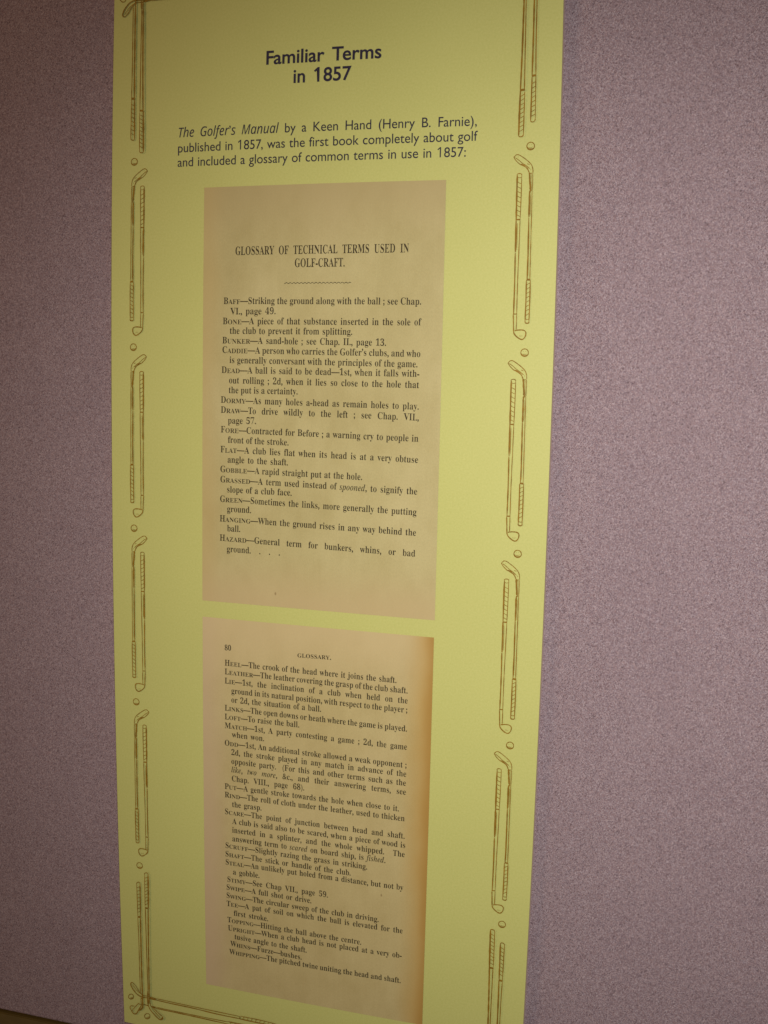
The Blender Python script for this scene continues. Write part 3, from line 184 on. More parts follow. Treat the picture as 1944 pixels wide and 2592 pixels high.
  'g': [427,[423,451,236,451,193,448,154,440,120,427,91,409,69,386,52,360,41,329,38,294,41,259,47,237,62,209,85,184,115,163,137,153,109,143,86,128,71,109,67,98,67,79,72,64,84,50,108,31,62,14,42,1,26,-13,13,-30,5,-49,0,-70,-2,-94,2,-123,14,-150,32,-173,57,-193,88,-210,123,-222,163,-229,207,-232,255,-229,297,-222,333,-210,364,-194,388,-173,406,-148,417,-119,421,-87,419,-66,414,-45,405,-26,391,-9,373,7,351,20,323,31,230,53,188,66,162,80,156,88,154,96,159,111,173,121,281,146,310,159,343,189,358,211,370,239,377,268,377,296,367,333,353,356,333,378,423,378],[294,293,292,276,288,260,280,246,270,234,244,217,210,211,174,217,159,224,146,233,136,245,128,258,124,274,122,291,124,307,129,321,147,347,175,364,191,368,209,370,242,364,269,347,287,323,292,308],[331,-94,329,-108,323,-120,313,-131,299,-140,261,-153,209,-157,156,-153,117,-140,104,-130,94,-119,88,-105,86,-90,88,-76,93,-64,102,-52,114,-43,145,-29,186,-24,232,-27,256,-32,279,-39,300,-48,316,-60,327,-75]],
  'h': [500,[441,-2,441,275,438,318,429,356,416,388,397,414,374,434,348,449,318,457,286,460,248,455,212,442,179,420,151,392,152,684,59,684,59,-2,152,-2,152,321,181,350,208,370,234,382,262,385,281,383,298,377,312,368,325,356,335,341,342,322,346,301,348,278,348,-2]],
  'i': [219,[156,451,63,451,63,-2,156,-2],[165,585,161,606,149,624,131,636,110,640,89,636,71,624,59,606,55,585,59,564,71,546,89,534,110,530,131,534,149,546,161,564]],
  'k': [479,[504,-2,271,229,464,451,353,451,152,229,379,-2],[153,684,60,684,60,-2,153,-2]],
  'l': [219,[156,684,63,684,63,-2,156,-2]],
  'm': [771,[714,-2,714,282,711,320,703,355,691,385,673,411,651,432,625,447,596,457,563,460,539,458,517,453,478,436,443,410,413,380,389,413,374,427,357,439,320,455,279,460,247,456,230,450,198,433,150,394,150,451,57,451,57,-2,150,-2,150,325,176,352,202,369,229,378,260,381,290,375,304,368,315,357,325,343,333,325,337,304,339,-2,432,-2,432,325,456,347,482,365,507,377,530,381,548,379,565,374,581,366,594,355,605,340,614,322,619,302,621,278,621,-2]],
  'n': [500,[441,-2,441,277,438,320,429,358,415,389,396,415,373,435,347,449,317,457,286,460,267,459,248,455,212,442,179,420,151,392,152,451,59,451,59,-2,152,-2,152,321,181,350,208,370,234,382,262,385,281,383,298,377,312,368,325,356,335,341,342,322,346,301,348,278,348,-2]],
  'o': [552,[518,229,513,277,500,322,478,361,449,395,413,422,371,443,324,456,273,460,224,455,179,442,138,421,103,393,74,359,52,320,39,276,34,229,39,179,52,133,73,92,101,57,136,28,177,7,223,-6,273,-11,325,-7,372,6,414,27,450,55,479,90,500,131,513,178],[423,228,420,194,412,163,400,137,382,115,361,97,335,84,305,76,272,73,241,76,214,84,189,98,169,116,152,138,139,165,132,195,129,229,132,260,140,288,152,313,169,334,190,352,215,365,242,373,272,376,304,373,333,365,358,352,380,334,398,313,412,287,420,259]],
  'p': [500,[466,221,462,274,449,320,429,359,400,392,364,418,320,436,269,447,211,451,55,451,55,-232,148,-232,148,8,192,-6,236,-11,284,-7,328,6,368,26,401,54,429,88,449,127,462,172],[371,222,368,191,360,162,348,137,331,115,311,97,287,84,260,76,230,73,188,78,148,92,148,367,227,367,261,365,290,357,315,345,335,329,351,308,362,284,369,255]],
  'r': [396,[400,406,371,431,331,453,304,459,274,458,241,445,208,418,192,398,159,348,160,451,67,451,67,-2,160,-2,160,235,162,263,168,288,178,312,191,332,207,348,225,360,245,368,267,371,284,368,305,359,327,345,350,326]],
  's': [385,[347,123,342,156,334,171,310,201,271,233,161,305,143,324,137,339,141,355,152,367,170,375,194,378,221,375,252,367,286,352,326,329,326,422,290,439,257,451,224,458,192,460,160,458,130,452,105,441,83,427,66,409,53,388,45,363,42,336,51,294,75,259,109,229,220,161,243,141,252,120,247,100,233,85,213,75,188,71,158,75,123,85,84,104,39,132,39,31,101,4,157,-9,197,-11,228,-9,257,-1,282,10,304,26,322,45,336,68,344,94]],
  't': [333,[334,20,334,107,305,91,279,81,255,75,231,73,211,76,200,80,182,95,175,107,171,121,169,139,169,367,311,367,311,451,169,451,169,546,-2,380,-2,367,76,367,76,132,78,102,85,75,97,51,113,30,134,13,160,0,190,-8,224,-11,249,-9,292,2]],
  'u': [500,[439,-2,439,451,346,451,346,129,323,102,298,83,270,71,241,67,220,69,202,73,186,81,174,92,164,106,157,123,151,164,151,451,58,451,58,170,61,129,70,93,83,62,102,36,125,16,152,1,182,-8,215,-11,250,-6,285,7,319,28,346,53,346,-2]],
  'w': [719,[722,451,623,451,507,181,394,451,326,451,213,181,96,451,-3,451,199,-11,229,-11,360,301,492,-11,522,-11]],
  'y': [438,[441,451,337,451,222,201,102,451,-3,451,172,96,18,-232,121,-232]],
 },
 'J': {
  'G': [678,[669,684,632,599,590,616,538,632,504,638,469,641,436,640,398,634,362,622,327,604,295,580,266,551,229,500,200,438,180,369,172,292,172,239,182,190,201,147,214,128,230,112,249,98,270,87,308,77,361,73,413,77,472,90,516,294,376,294,395,380,632,380,554,24,494,5,431,-8,374,-13,312,-13,255,-4,228,4,181,27,160,41,124,77,109,98,86,145,73,198,69,228,68,283,72,331,79,377,96,443,111,484,129,523,151,559,175,592,203,622,232,649,281,683,335,708,394,723,457,728,504,726,546,722,608,707]],
  'M': [841,[844,714,696,0,606,0,703,456,744,627,742,627,398,0,327,0,251,626,247,626,224,474,124,0,40,0,191,714,317,714,386,131,390,131,707,714]],
  'T': [501,[594,718,576,631,380,631,245,-4,147,-4,281,631,85,631,104,718]],
  'a': [568,[555,540,439,-4,361,-4,374,95,377,95,341,55,297,19,261,-1,235,-9,193,-14,162,-11,133,-2,120,5,96,23,76,47,67,61,60,76,50,111,44,173,47,229,59,299,81,365,110,423,147,473,191,511,228,533,268,546,296,550,324,550,360,543,391,528,422,498,435,482,449,457,480,540],[412,365,408,397,398,424,387,439,373,452,349,464,320,468,284,462,250,444,220,416,193,378,172,334,155,283,147,242,142,186,145,135,154,107,163,93,175,81,196,71,213,67,231,67,257,74,292,93,317,116,333,134,368,189,391,239,407,301]],
  'e': [499,[473,421,468,382,460,358,447,335,421,303,384,276,336,254,278,238,209,230,143,229,141,180,148,142,163,110,186,86,206,76,230,69,258,67,285,69,337,81,408,110,408,26,358,6,321,-5,290,-11,242,-14,197,-11,158,0,124,17,109,29,83,56,73,72,57,107,51,127,45,169,45,224,49,256,58,304,79,365,108,422,145,471,190,510,215,526,242,538,270,546,300,550,352,548,384,542,411,531,442,507,463,475,471,450],[379,414,377,431,370,445,358,457,348,463,328,468,311,469,288,466,266,458,232,436,201,402,175,357,157,307,202,308,256,315,293,323,324,336,349,352,368,371,377,395]],
  'f': [318,[448,748,422,674,388,685,367,688,344,689,319,684,300,673,289,662,270,626,248,540,363,540,348,465,233,465,117,-84,99,-139,84,-169,66,-196,44,-217,31,-225,2,-237,-30,-243,-57,-244,-84,-241,-116,-233,-116,-151,-81,-160,-60,-163,-40,-161,-20,-152,-8,-142,6,-119,18,-89,28,-52,137,465,44,465,53,509,153,542,172,621,192,675,216,715,238,737,254,748,292,763,314,767,349,769,401,763,426,757]],
  'h': [579,[527,408,525,378,518,337,445,-4,349,-4,421,337,430,397,426,430,415,451,395,464,364,468,339,465,321,459,283,439,247,405,213,356,191,309,174,251,119,-4,23,-4,186,764,282,764,234,547,210,451,207,440,205,440,256,495,301,527,328,539,347,545,377,549,403,548,432,544,457,535,479,522,498,504,518,469,525,441]],
  'l': [258,[282,764,118,-4,22,-4,186,764]],
  'n': [579,[530,414,528,378,521,334,447,-7,345,-7,421,353,428,398,424,432,412,450,393,461,364,465,339,462,322,456,295,442,276,429,241,392,208,340,188,290,177,250,121,-7,19,-7,136,543,221,543,208,446,208,449,218,461,255,499,284,521,318,540,346,549,377,553,419,551,447,544,482,525,509,496,525,459]],
  'o': [563,[520,336,518,290,507,228,493,183,475,140,452,101,424,66,391,36,367,19,340,5,297,-8,248,-12,203,-8,163,2,129,20,99,45,75,76,58,112,52,131,45,175,46,245,61,322,82,381,112,434,130,458,150,480,173,499,197,516,238,535,268,543,300,547,361,543,401,533,419,525,436,515,466,490,479,475,499,442,512,403,517,382],[422,346,418,382,406,416,384,444,359,459,327,466,291,464,256,452,224,430,197,399,175,360,158,316,146,266,141,213,143,166,153,130,170,102,187,87,206,77,228,71,265,70,287,74,308,82,328,94,347,110,364,130,379,154,393,181,404,212,413,247,419,284]],
  'r': [398,[434,542,413,455,377,461,347,461,324,457,303,449,282,437,254,413,230,382,215,359,197,322,178,270,119,-4,23,-4,139,540,218,540,207,441,232,473,261,504,288,525,310,537,334,546,361,550,405,548]],
  's': [432,[417,511,386,434,348,450,308,462,271,467,240,468,213,463,190,453,173,438,166,426,162,413,160,399,162,381,169,366,181,351,211,329,271,294,304,271,332,247,353,218,365,182,366,135,359,99,353,82,334,53,309,29,278,10,241,-3,201,-11,143,-14,88,-9,42,4,1,22,1,112,36,93,82,76,121,68,166,66,203,72,232,83,253,101,262,114,267,129,269,146,266,165,259,182,251,192,224,213,154,256,120,281,94,306,76,335,66,369,65,411,71,443,77,457,93,484,115,507,128,517,158,533,192,544,230,549,274,549,320,543,371,529]],
  'u': [579,[555,540,439,-4,360,-4,372,95,335,53,308,28,277,8,241,-7,200,-14,159,-12,121,0,89,21,72,41,56,78,52,107,52,146,62,210,133,540,230,540,157,198,148,138,152,105,163,84,183,71,214,67,239,70,257,76,285,90,304,104,341,142,358,166,374,194,394,245,405,284,460,540]],
  '’': [219,[177,598,176,617,166,652,148,678,136,687,122,693,93,694,70,686,53,669,43,645,42,630,46,606,51,596,66,580,75,574,95,568,96,556,91,517,80,492,55,466,55,439,87,451,110,464,130,481,147,500,160,521,169,545,175,571]],
 },
}
HEADING = [
 ('Familiar Terms', 0.3702, -2.2756, 0.6264, -2.2738),
 ('in 1857', 0.4330, -2.2330, 0.5621, -2.2325),
]
INTRO = [
 ('_The Golfer’s Manual_ by a Keen Hand (Henry B. Farnie),', 0.1658, -2.1309, 0.8307, -2.1265),
 ('published in 1857, was the first book completely about golf', 0.1645, -2.0979, 0.8331, -2.0964),
 ('and included a glossary of common terms in use in 1857:', 0.1639, -2.0668, 0.8094, -2.0649),
]
PAGE_TITLE = [
 ('GLOSSARY OF TECHNICAL TERMS USED IN', 0.3056, -1.8720, 0.6943, -1.8729),
 ('GOLF-CRAFT.', 0.4434, -1.8445, 0.5553, -1.8448),
]
PAGE_ONE = [
 ('B{AFF}—Striking the ground along with the ball ; see Chap.', 0.2788, -1.7665, 0.7231, -1.7657),
 ('VI., page 49.', 0.2948, -1.7440, 0.4009, -1.7445),
 ('B{ONE}—A piece of that substance inserted in the sole of', 0.2773, -1.7229, 0.7248, -1.7231),
 ('the club to prevent it from splitting.', 0.2940, -1.7021, 0.5748, -1.7020),
 ('B{UNKER}—A sand-hole ; see Chap. II., page 13.', 0.2766, -1.6812, 0.6495, -1.6800),
 ('C{ADDIE}—A person who carries the Golfer’s clubs, and who', 0.2768, -1.6603, 0.7240, -1.6581),
 ('is generally conversant with the principles of the game.', 0.2939, -1.6386, 0.7185, -1.6365),
 ('D{EAD}—A ball is said to be dead—1st, when it falls with-', 0.2752, -1.6167, 0.7230, -1.6168),
 ('out rolling ; 2d, when it lies so close to the hole that', 0.2931, -1.5944, 0.7229, -1.5937),
 ('the put is a certainty.', 0.2925, -1.5731, 0.4539, -1.5735),
 ('D{ORMY}—As many holes a-head as remain holes to play.', 0.2738, -1.5513, 0.7234, -1.5490),
 ('D{RAW}—To drive wildly to the left ; see Chap. VII.,', 0.2739, -1.5292, 0.7239, -1.5263),
 ('page 57.', 0.2911, -1.5063, 0.3577, -1.5070),
 ('F{ORE}—Contracted for Before ; a warning cry to people in', 0.2741, -1.4861, 0.7240, -1.4820),
 ('front of the stroke.', 0.2913, -1.4638, 0.4343, -1.4632),
 ('F{LAT}—A club lies flat when its head is at a very obtuse', 0.2736, -1.4422, 0.7244, -1.4379),
 ('angle to the shaft.', 0.2908, -1.4203, 0.4334, -1.4198),
 ('G{OBBLE}—A rapid straight put at the hole.', 0.2734, -1.3983, 0.6027, -1.3960),
 ('G{RASSED}—A term used instead of _spooned_, to signify the', 0.2735, -1.3759, 0.7241, -1.3710),
 ('slope of a club face.', 0.2900, -1.3539, 0.4429, -1.3541),
 ('G{REEN}—Sometimes the links, more generally the putting', 0.2729, -1.3323, 0.7238, -1.3270),
 ('ground.', 0.2901, -1.3104, 0.3476, -1.3108),
 ('H{ANGING}—When the ground rises in any way behind the', 0.2722, -1.2882, 0.7239, -1.2835),
 ('ball.', 0.2903, -1.2670, 0.3218, -1.2669),
 ('H{AZARD}—General term for bunkers, whins, or bad', 0.2723, -1.2446, 0.7233, -1.2388),
 ('ground. . . .', 0.2896, -1.2206, 0.4166, -1.2207),
]
PAGE_TWO = [
 ('80', 0.2847, -0.9948, 0.3002, -0.9955),
 ('{GLOSSARY}.', 0.4602, -0.9954, 0.5387, -0.9973),
 ('H{EEL}—The crook of the head where it joins the shaft.', 0.2846, -0.9592, 0.6887, -0.9598),
 ('L{EATHER}—The leather covering the grasp of the club shaft.', 0.2846, -0.9386, 0.7142, -0.9389),
 ('L{IE}—1st, the inclination of a club when held on the', 0.2845, -0.9173, 0.7148, -0.9164),
 ('ground in its natural position, with respect to the player ;', 0.3009, -0.8954, 0.7146, -0.8959),
 ('or 2d, the situation of a ball.', 0.3008, -0.8742, 0.5171, -0.8764),
 ('L{INKS}—The open downs or heath where the game is played.', 0.2844, -0.8534, 0.7150, -0.8534),
 ('L{OFT}—To raise the ball.', 0.2843, -0.8325, 0.4658, -0.8341),
 ('M{ATCH}—1st, A party contesting a game ; 2d, the game', 0.2842, -0.8115, 0.7160, -0.8121),
 ('when won.', 0.3018, -0.7915, 0.3813, -0.7919),
 ('O{DD}—1st, An additional stroke allowed a weak opponent ;', 0.2840, -0.7701, 0.7160, -0.7707),
 ('2d, the stroke played in any match in advance of the', 0.3005, -0.7491, 0.7158, -0.7504),
 ('opposite party.  (For this and other terms such as the', 0.3004, -0.7279, 0.7156, -0.7294),
 ('_like_, _two more_, &c., and their answering terms, see', 0.3003, -0.7074, 0.7161, -0.7087),
 ('Chap. VIII., page 68).', 0.3014, -0.6858, 0.4791, -0.6875),
 ('P{UT}—A gentle stroke towards the hole when close to it.', 0.2835, -0.6649, 0.7013, -0.6683),
 ('R{IND}—The roll of cloth under the leather, used to thicken', 0.2834, -0.6441, 0.7148, -0.6469),
 ('the grasp.', 0.3019, -0.6230, 0.3750, -0.6246),
 ('S{CARE}—The point of junction between head and shaft.', 0.2839, -0.6029, 0.7159, -0.6056),
 ('A club is said also to be scared, when a piece of wood is', 0.3017, -0.5815, 0.7178, -0.5843),
 ('inserted in a splinter, and the whole whipped.  The', 0.3016, -0.5600, 0.7170, -0.5622),
 ('answering term to _scared_ on board ship, is _fished_.', 0.3018, -0.5386, 0.6731, -0.5417),
 ('S{CRUFF}—Slightly razing the grass in striking.', 0.2845, -0.5190, 0.6308, -0.5197),
 ('S{HAFT}—The stick or handle of the club.', 0.2843, -0.4976, 0.5921, -0.4987),
 ('S{TEAL}—An unlikely put holed from a distance, but not by', 0.2846, -0.4771, 0.7161, -0.4827),
 ('a gobble.', 0.3029, -0.4551, 0.3697, -0.4566),
 ('S{TIMY}—See Chap VII., page 59.', 0.2886, -0.4344, 0.5383, -0.4362),
 ('S{WIPE}—A full shot or drive.', 0.2864, -0.4140, 0.4984, -0.4150),
 ('S{WING}—The circular sweep of the club in driving.', 0.2862, -0.3926, 0.6603, -0.3959),
 ('T{EE}—A pat of soil on which the ball is elevated for the', 0.2860, -0.3720, 0.7169, -0.3771),
 ('first stroke.', 0.3041, -0.3501, 0.3913, -0.3511),
 ('T{OPPING}—Hitting the ball above the centre.', 0.2877, -0.3304, 0.6200, -0.3324),
 ('U{PRIGHT}—When a club head is not placed at a very ob-', 0.2891, -0.3090, 0.7166, -0.3153),
 ('tusive angle to the shaft.', 0.3056, -0.2896, 0.4876, -0.2880),
 ('W{HINS}—Furze—bushes.', 0.2944, -0.2698, 0.4753, -0.2675),
 ('W{HIPPING}—The pitched twine uniting the head and shaft.', 0.2917, -0.2477, 0.7156, -0.2524),
]
RULE = (0.4195, -1.8107, 0.5703, -1.8110)
DRAWINGS = {
 'wood': {
  'head': [(20,[886,235,896,214,870,186,847,166,808,166,764,186,715,218,666,252,617,291,573,330,538,373,517,421,506,473,504,534]), (20,[886,235,858,276,819,315,774,354,725,378]), (27,[725,378,672,403,632,432,602,476,584,523]), (16,[872,224,825,253,781,287,736,326,692,356]), (18,[692,356,643,390,570,448]), (15,[625,349,596,359,574,363]), (12,[553,453,542,486]), (12,[817,206,804,216]), (13,[572,523,548,545,519,529]), (38,[895,214,882,233]), (22,[755,354,711,365,672,387])],
  'whipping': [(40,[575,523,569,599,562,694,554,788,549,864]), (40,[560,903,540,904]), (38,[549,723,538,899]), (14,[507,534,502,648,504,766,507,884]), (15,[506,734,508,904]), (9,[565,554,535,557,505,559]), (9,[563,577,534,580,505,582]), (9,[562,600,533,604,505,606]), (9,[560,624,533,627,505,629]), (9,[558,647,532,650,506,652]), (9,[557,671,531,674,506,676]), (9,[555,694,531,697,506,699]), (9,[554,717,530,721,506,723]), (9,[552,741,529,744,507,746]), (9,[551,764,529,767,507,769]), (9,[549,788,528,791,507,793]), (9,[548,811,527,814,507,816]), (9,[546,835,527,837,507,839]), (9,[545,858,526,861,508,863]), (9,[543,881,525,884,508,886])],
  'shaft': [(40,[547,876,558,957,557,1148,558,1412]), (33,[560,1418,555,1893,554,2277,558,2640]), (20,[508,889,506,1255,506,1574,504,2000,503,2320,502,2640]), (10,[544,2021,541,2576]), (11,[532,957,529,1382])],
  'grip': [(71,[569,2651,492,2657]), (30,[571,2661,568,3089,573,3486]), (27,[492,2661,490,3089,494,3496]), (27,[575,3486,565,3518,528,3526,498,3517,492,3492]), (15,[568,3437,530,3453,498,3440]), (14,[571,2769,533,2740,494,2722]), (14,[571,2856,533,2827,494,2808]), (14,[571,2943,533,2913,494,2895]), (14,[571,3030,533,3000,494,2982]), (14,[571,3117,533,3087,494,3069]), (14,[571,3204,533,3174,494,3156]), (14,[571,3291,533,3261,494,3243]), (14,[571,3378,532,3348,494,3330])],
 },
 'iron': {
  'grip': [(40,[818,577,819,910,817,1465]), (20,[729,566,729,954,737,1457]), (20,[822,577,816,552,775,540,736,551,727,575]), (13,[806,616,766,625,732,613]), (54,[817,1456,734,1457]), (14,[816,701,774,728,732,745]), (14,[815,794,773,821,732,838]), (14,[815,887,773,914,732,931]), (14,[815,981,773,1008,731,1024]), (14,[815,1074,773,1101,731,1118]), (14,[815,1167,773,1194,731,1211]), (14,[815,1261,773,1288,731,1304]), (14,[814,1354,772,1381,731,1398])],
  'shaft': [(40,[817,1448,814,1785,814,2103]), (32,[816,2112,810,2748,814,3332]), (20,[737,1453,743,2063,749,2448,752,2919,750,3331]), (12,[789,1529,787,2063])],
  'head': [(27,[825,3337,785,3345,744,3338]), (27,[820,3349,810,3521,803,3672,788,3741,734,3800,660,3846,610,3848,567,3802,550,3737,562,3690,607,3665,677,3662,742,3669,781,3680]), (20,[750,3349,749,3521,751,3663]), (10,[683,3799,673,3769]), (10,[657,3803,647,3769]), (10,[633,3799,623,3773])],
 },
 'ball': {
  'ball': [(22,[487,-2,489,20,498,40,512,57,530,69,551,75,573,76,594,70,613,59,628,43,638,23,641,2,639,-20,630,-40,617,-57,598,-69,578,-75,555,-76,534,-70,515,-59,500,-42,491,-23,487,-2]), (17,[510,35,519,46,531,55,544,61,559,63,573,63,588,59,601,52,612,42,621,30,626,16]), (10,[534,35,542,41,550,44,559,46,569,46,578,44,586,40,594,35,601,28]), (8,[546,26,552,30,559,31,566,32,572,31,579,28,585,24]), (12,[597,-23,585,-28]), (12,[549,-32,541,-24]), (12,[532,7,526,15])],
 },
 'corner_iron': {
  'grip': [(24,[483,-3876,491,-3909,527,-3931,563,-3925,575,-3899]), (24,[483,-3876,487,-3538,491,-3011]), (38,[575,-3899,570,-3490,567,-3025]), (85,[485,-3006,570,-3016]), (15,[486,-3774,530,-3802,574,-3821]), (15,[486,-3682,530,-3710,573,-3729]), (15,[487,-3590,530,-3617,572,-3637]), (15,[488,-3498,529,-3525,571,-3544]), (15,[488,-3405,529,-3432,570,-3452]), (15,[489,-3313,529,-3340,569,-3359]), (15,[489,-3220,529,-3247,568,-3266]), (15,[490,-3127,529,-3154,567,-3173])],
  'shaft': [(24,[491,-3004,501,-2460,501,-1715,499,-926]), (39,[567,-3018,559,-2310,556,-1563,555,-921])],
  'head': [(24,[511,-815,511,-696,517,-604,440,-486]), (48,[559,-945,556,-706,549,-550,479,-468,425,-443]), (24,[517,-604,465,-625,424,-621,249,-397]), (32,[249,-397,248,-356,313,-311,382,-353,439,-466,517,-590]), (24,[321,-536,220,-521,195,-472,210,-422,255,-378]), (50,[508,-795,557,-805])],
 },
 'corner_wood': {
  'grip': [(24,[712,-4165,719,-4201,758,-4220,797,-4214,809,-4188]), (24,[712,-4165,708,-3766,706,-3326]), (48,[806,-4188,802,-3783,793,-3310]), (80,[701,-3287,799,-3296]), (15,[713,-4067,759,-4098,804,-4120]), (15,[712,-3980,758,-4011,803,-4033]), (15,[710,-3893,757,-3924,802,-3947]), (15,[709,-3806,755,-3837,801,-3860]), (15,[708,-3719,754,-3750,800,-3773]), (15,[707,-3632,753,-3663,799,-3686]), (15,[706,-3544,752,-3576,798,-3599]), (15,[704,-3457,751,-3489,797,-3511]), (15,[703,-3369,749,-3401,795,-3424])],
  'shaft': [(24,[712,-3311,715,-2501,717,-1759,721,-1020]), (39,[793,-3326,774,-2513,763,-1769,754,-1027])],
  'head': [(40,[710,-1037,707,-858]), (40,[747,-1045,747,-866]), (55,[730,-823,733,-697]), (32,[702,-857,707,-712,736,-605,793,-511,889,-419,986,-340,1058,-323,1115,-375,1101,-426]), (24,[745,-866,762,-777,791,-650,881,-590,984,-506,1094,-431]), (17,[816,-602,918,-492,1046,-373]), (50,[1052,-335,1113,-402])],
 },
 'flat_wood': {
  'head': [(32,[257,-1174,224,-1125,258,-1026,328,-935,399,-868,505,-827,571,-826,717,-831]), (24,[257,-1174,296,-1160,367,-1096,418,-1014,475,-940,559,-879,719,-884]), (17,[275,-1123,332,-1042,403,-965,494,-905]), (48,[717,-831,823,-832,922,-831]), (30,[718,-873,824,-870,922,-858])],
  'shaft': [(32,[921,-827,1321,-818,1710,-819,2044,-816,2564,-795,3168,-797]), (24,[923,-867,1322,-865,1711,-863,2044,-862,2565,-860,3169,-859])],
  'grip': [(24,[3192,-870,3703,-872,4128,-852]), (32,[3170,-793,3702,-787,4108,-779]), (50,[3179,-854,3178,-794]), (15,[3287,-865,3266,-831,3245,-796]), (15,[3394,-863,3373,-829,3353,-795]), (15,[3502,-862,3481,-827,3460,-793]), (15,[3609,-860,3588,-826,3567,-791]), (15,[3716,-858,3695,-824,3674,-790]), (15,[3822,-856,3802,-822,3781,-788]), (15,[3929,-855,3908,-820,3888,-786]), (15,[4035,-853,4014,-818,3994,-784])],
 },
 'flat_iron': {
  'head': [(32,[564,-614,644,-615,710,-603]), (60,[790,-613,895,-613]), (40,[789,-590,895,-591])],
  'shaft': [(24,[902,-615,1316,-616,2040,-621,2435,-626,2846,-633]), (32,[901,-584,1315,-586,2039,-585,2434,-580,2845,-574])],
  'grip': [(32,[2846,-640,3472,-648,3719,-643]), (48,[2845,-568,3440,-563,3688,-571]), (30,[3719,-643,3737,-608,3688,-571]), (15,[2949,-665,2933,-632,2917,-599]), (15,[3059,-662,3042,-629,3026,-596]), (15,[3168,-658,3152,-626,3136,-593]), (15,[3277,-655,3261,-622,3245,-589]), (15,[3386,-652,3370,-619,3354,-586]), (15,[3495,-648,3479,-615,3463,-583]), (15,[3603,-644,3588,-612,3572,-579])],
 },
 'corner_ball0': {
  'ball': [(22,[287,-774,284,-754,275,-733,261,-715,243,-700,223,-690,203,-686,184,-687,167,-695,154,-707,146,-724,144,-743,148,-764,157,-784,171,-802,188,-817,208,-827,228,-832,248,-830,265,-823,277,-810,285,-794,287,-774]), (16,[267,-765,263,-750,255,-735,244,-723,230,-714,216,-708,201,-706,187,-709,176,-716]), (10,[244,-756,240,-747,233,-739,224,-732,215,-729,205,-728,197,-731])],
 },
 'corner_ball1': {
  'ball': [(22,[730,-323,726,-301,717,-279,702,-260,683,-244,663,-233,641,-228,621,-230,603,-238,589,-251,581,-269,579,-289,582,-312,592,-333,607,-353,625,-369,646,-379,668,-384,688,-383,706,-375,719,-362,728,-344,730,-323]), (16,[708,-313,704,-297,696,-282,684,-268,670,-258,654,-252,639,-250,625,-253,613,-260]), (10,[684,-304,680,-294,672,-285,663,-278,653,-274,644,-274,635,-276])],
 },
}

# ------------------------------------------------------------ mapping
def pairs(v):
    return list(zip(v[0::2], v[1::2]))

def place(u, v, off=0.0):
    """board coordinates (u: 0..1 across, v: downwards, 0 at the lower edge) -> metres.
    The board is very slightly barrelled, as cut."""
    x = u - .5; y = v + 1.3
    dx = dy = 0.0; k = 0
    for i in range(5):
        for j in range(5 - i):
            t = x ** i * y ** j
            dx += WARP[k][0] * t; dy += WARP[k][1] * t; k += 1
    return ((u + dx - .5) * S, -off, -(v + dy) * S)

# ------------------------------------------------------------ materials
def new_mat(name):
    m = bpy.data.materials.new(name); m.use_nodes = True
    nt = m.node_tree
    return m, nt, nt.nodes['Principled BSDF']
def node(nt, kind, **kw):
    n = nt.nodes.new(kind)
    for k, v in kw.items():
        if isinstance(v, (int, float, str, bool)) and hasattr(n, k): setattr(n, k, v)
    return n
def noise(nt, co, scale, detail=2, rough=.5):
    n = nt.nodes.new('ShaderNodeTexNoise')
    n.inputs['Scale'].default_value = scale; n.inputs['Detail'].default_value = detail
    n.inputs['Roughness'].default_value = rough
    nt.links.new(co, n.inputs['Vector']); return n
def ramp(nt, fac, stops, interp='LINEAR'):
    r = nt.nodes.new('ShaderNodeValToRGB'); cr = r.color_ramp; cr.interpolation = interp
    while len(cr.elements) < len(stops): cr.elements.new(.5)
    for e, (p, c) in zip(cr.elements, stops):
        e.position = p; e.color = (*c, 1) if len(c) == 3 else c
    nt.links.new(fac, r.inputs['Fac']); return r
def mix(nt, a, b, fac, mode='MIX'):
    m = nt.nodes.new('ShaderNodeMix'); m.data_type = 'RGBA'; m.blend_type = mode
    def put(s, v):
        if hasattr(v, 'links'): nt.links.new(v, s)
        elif isinstance(v, (int, float)): s.default_value = v
        else: s.default_value = (*v, 1)
    put(m.inputs[0], fac); put(m.inputs[6], a); put(m.inputs[7], b)
    return m.outputs[2]
def bump(nt, h, strength, dist, normal=None):
    b = nt.nodes.new('ShaderNodeBump'); b.inputs['Strength'].default_value = strength
    b.inputs['Distance'].default_value = dist
    nt.links.new(h, b.inputs['Height'])
    if normal: nt.links.new(normal, b.inputs['Normal'])
    return b.outputs['Normal']
def coords(nt): return nt.nodes.new('ShaderNodeTexCoord').outputs['Object']

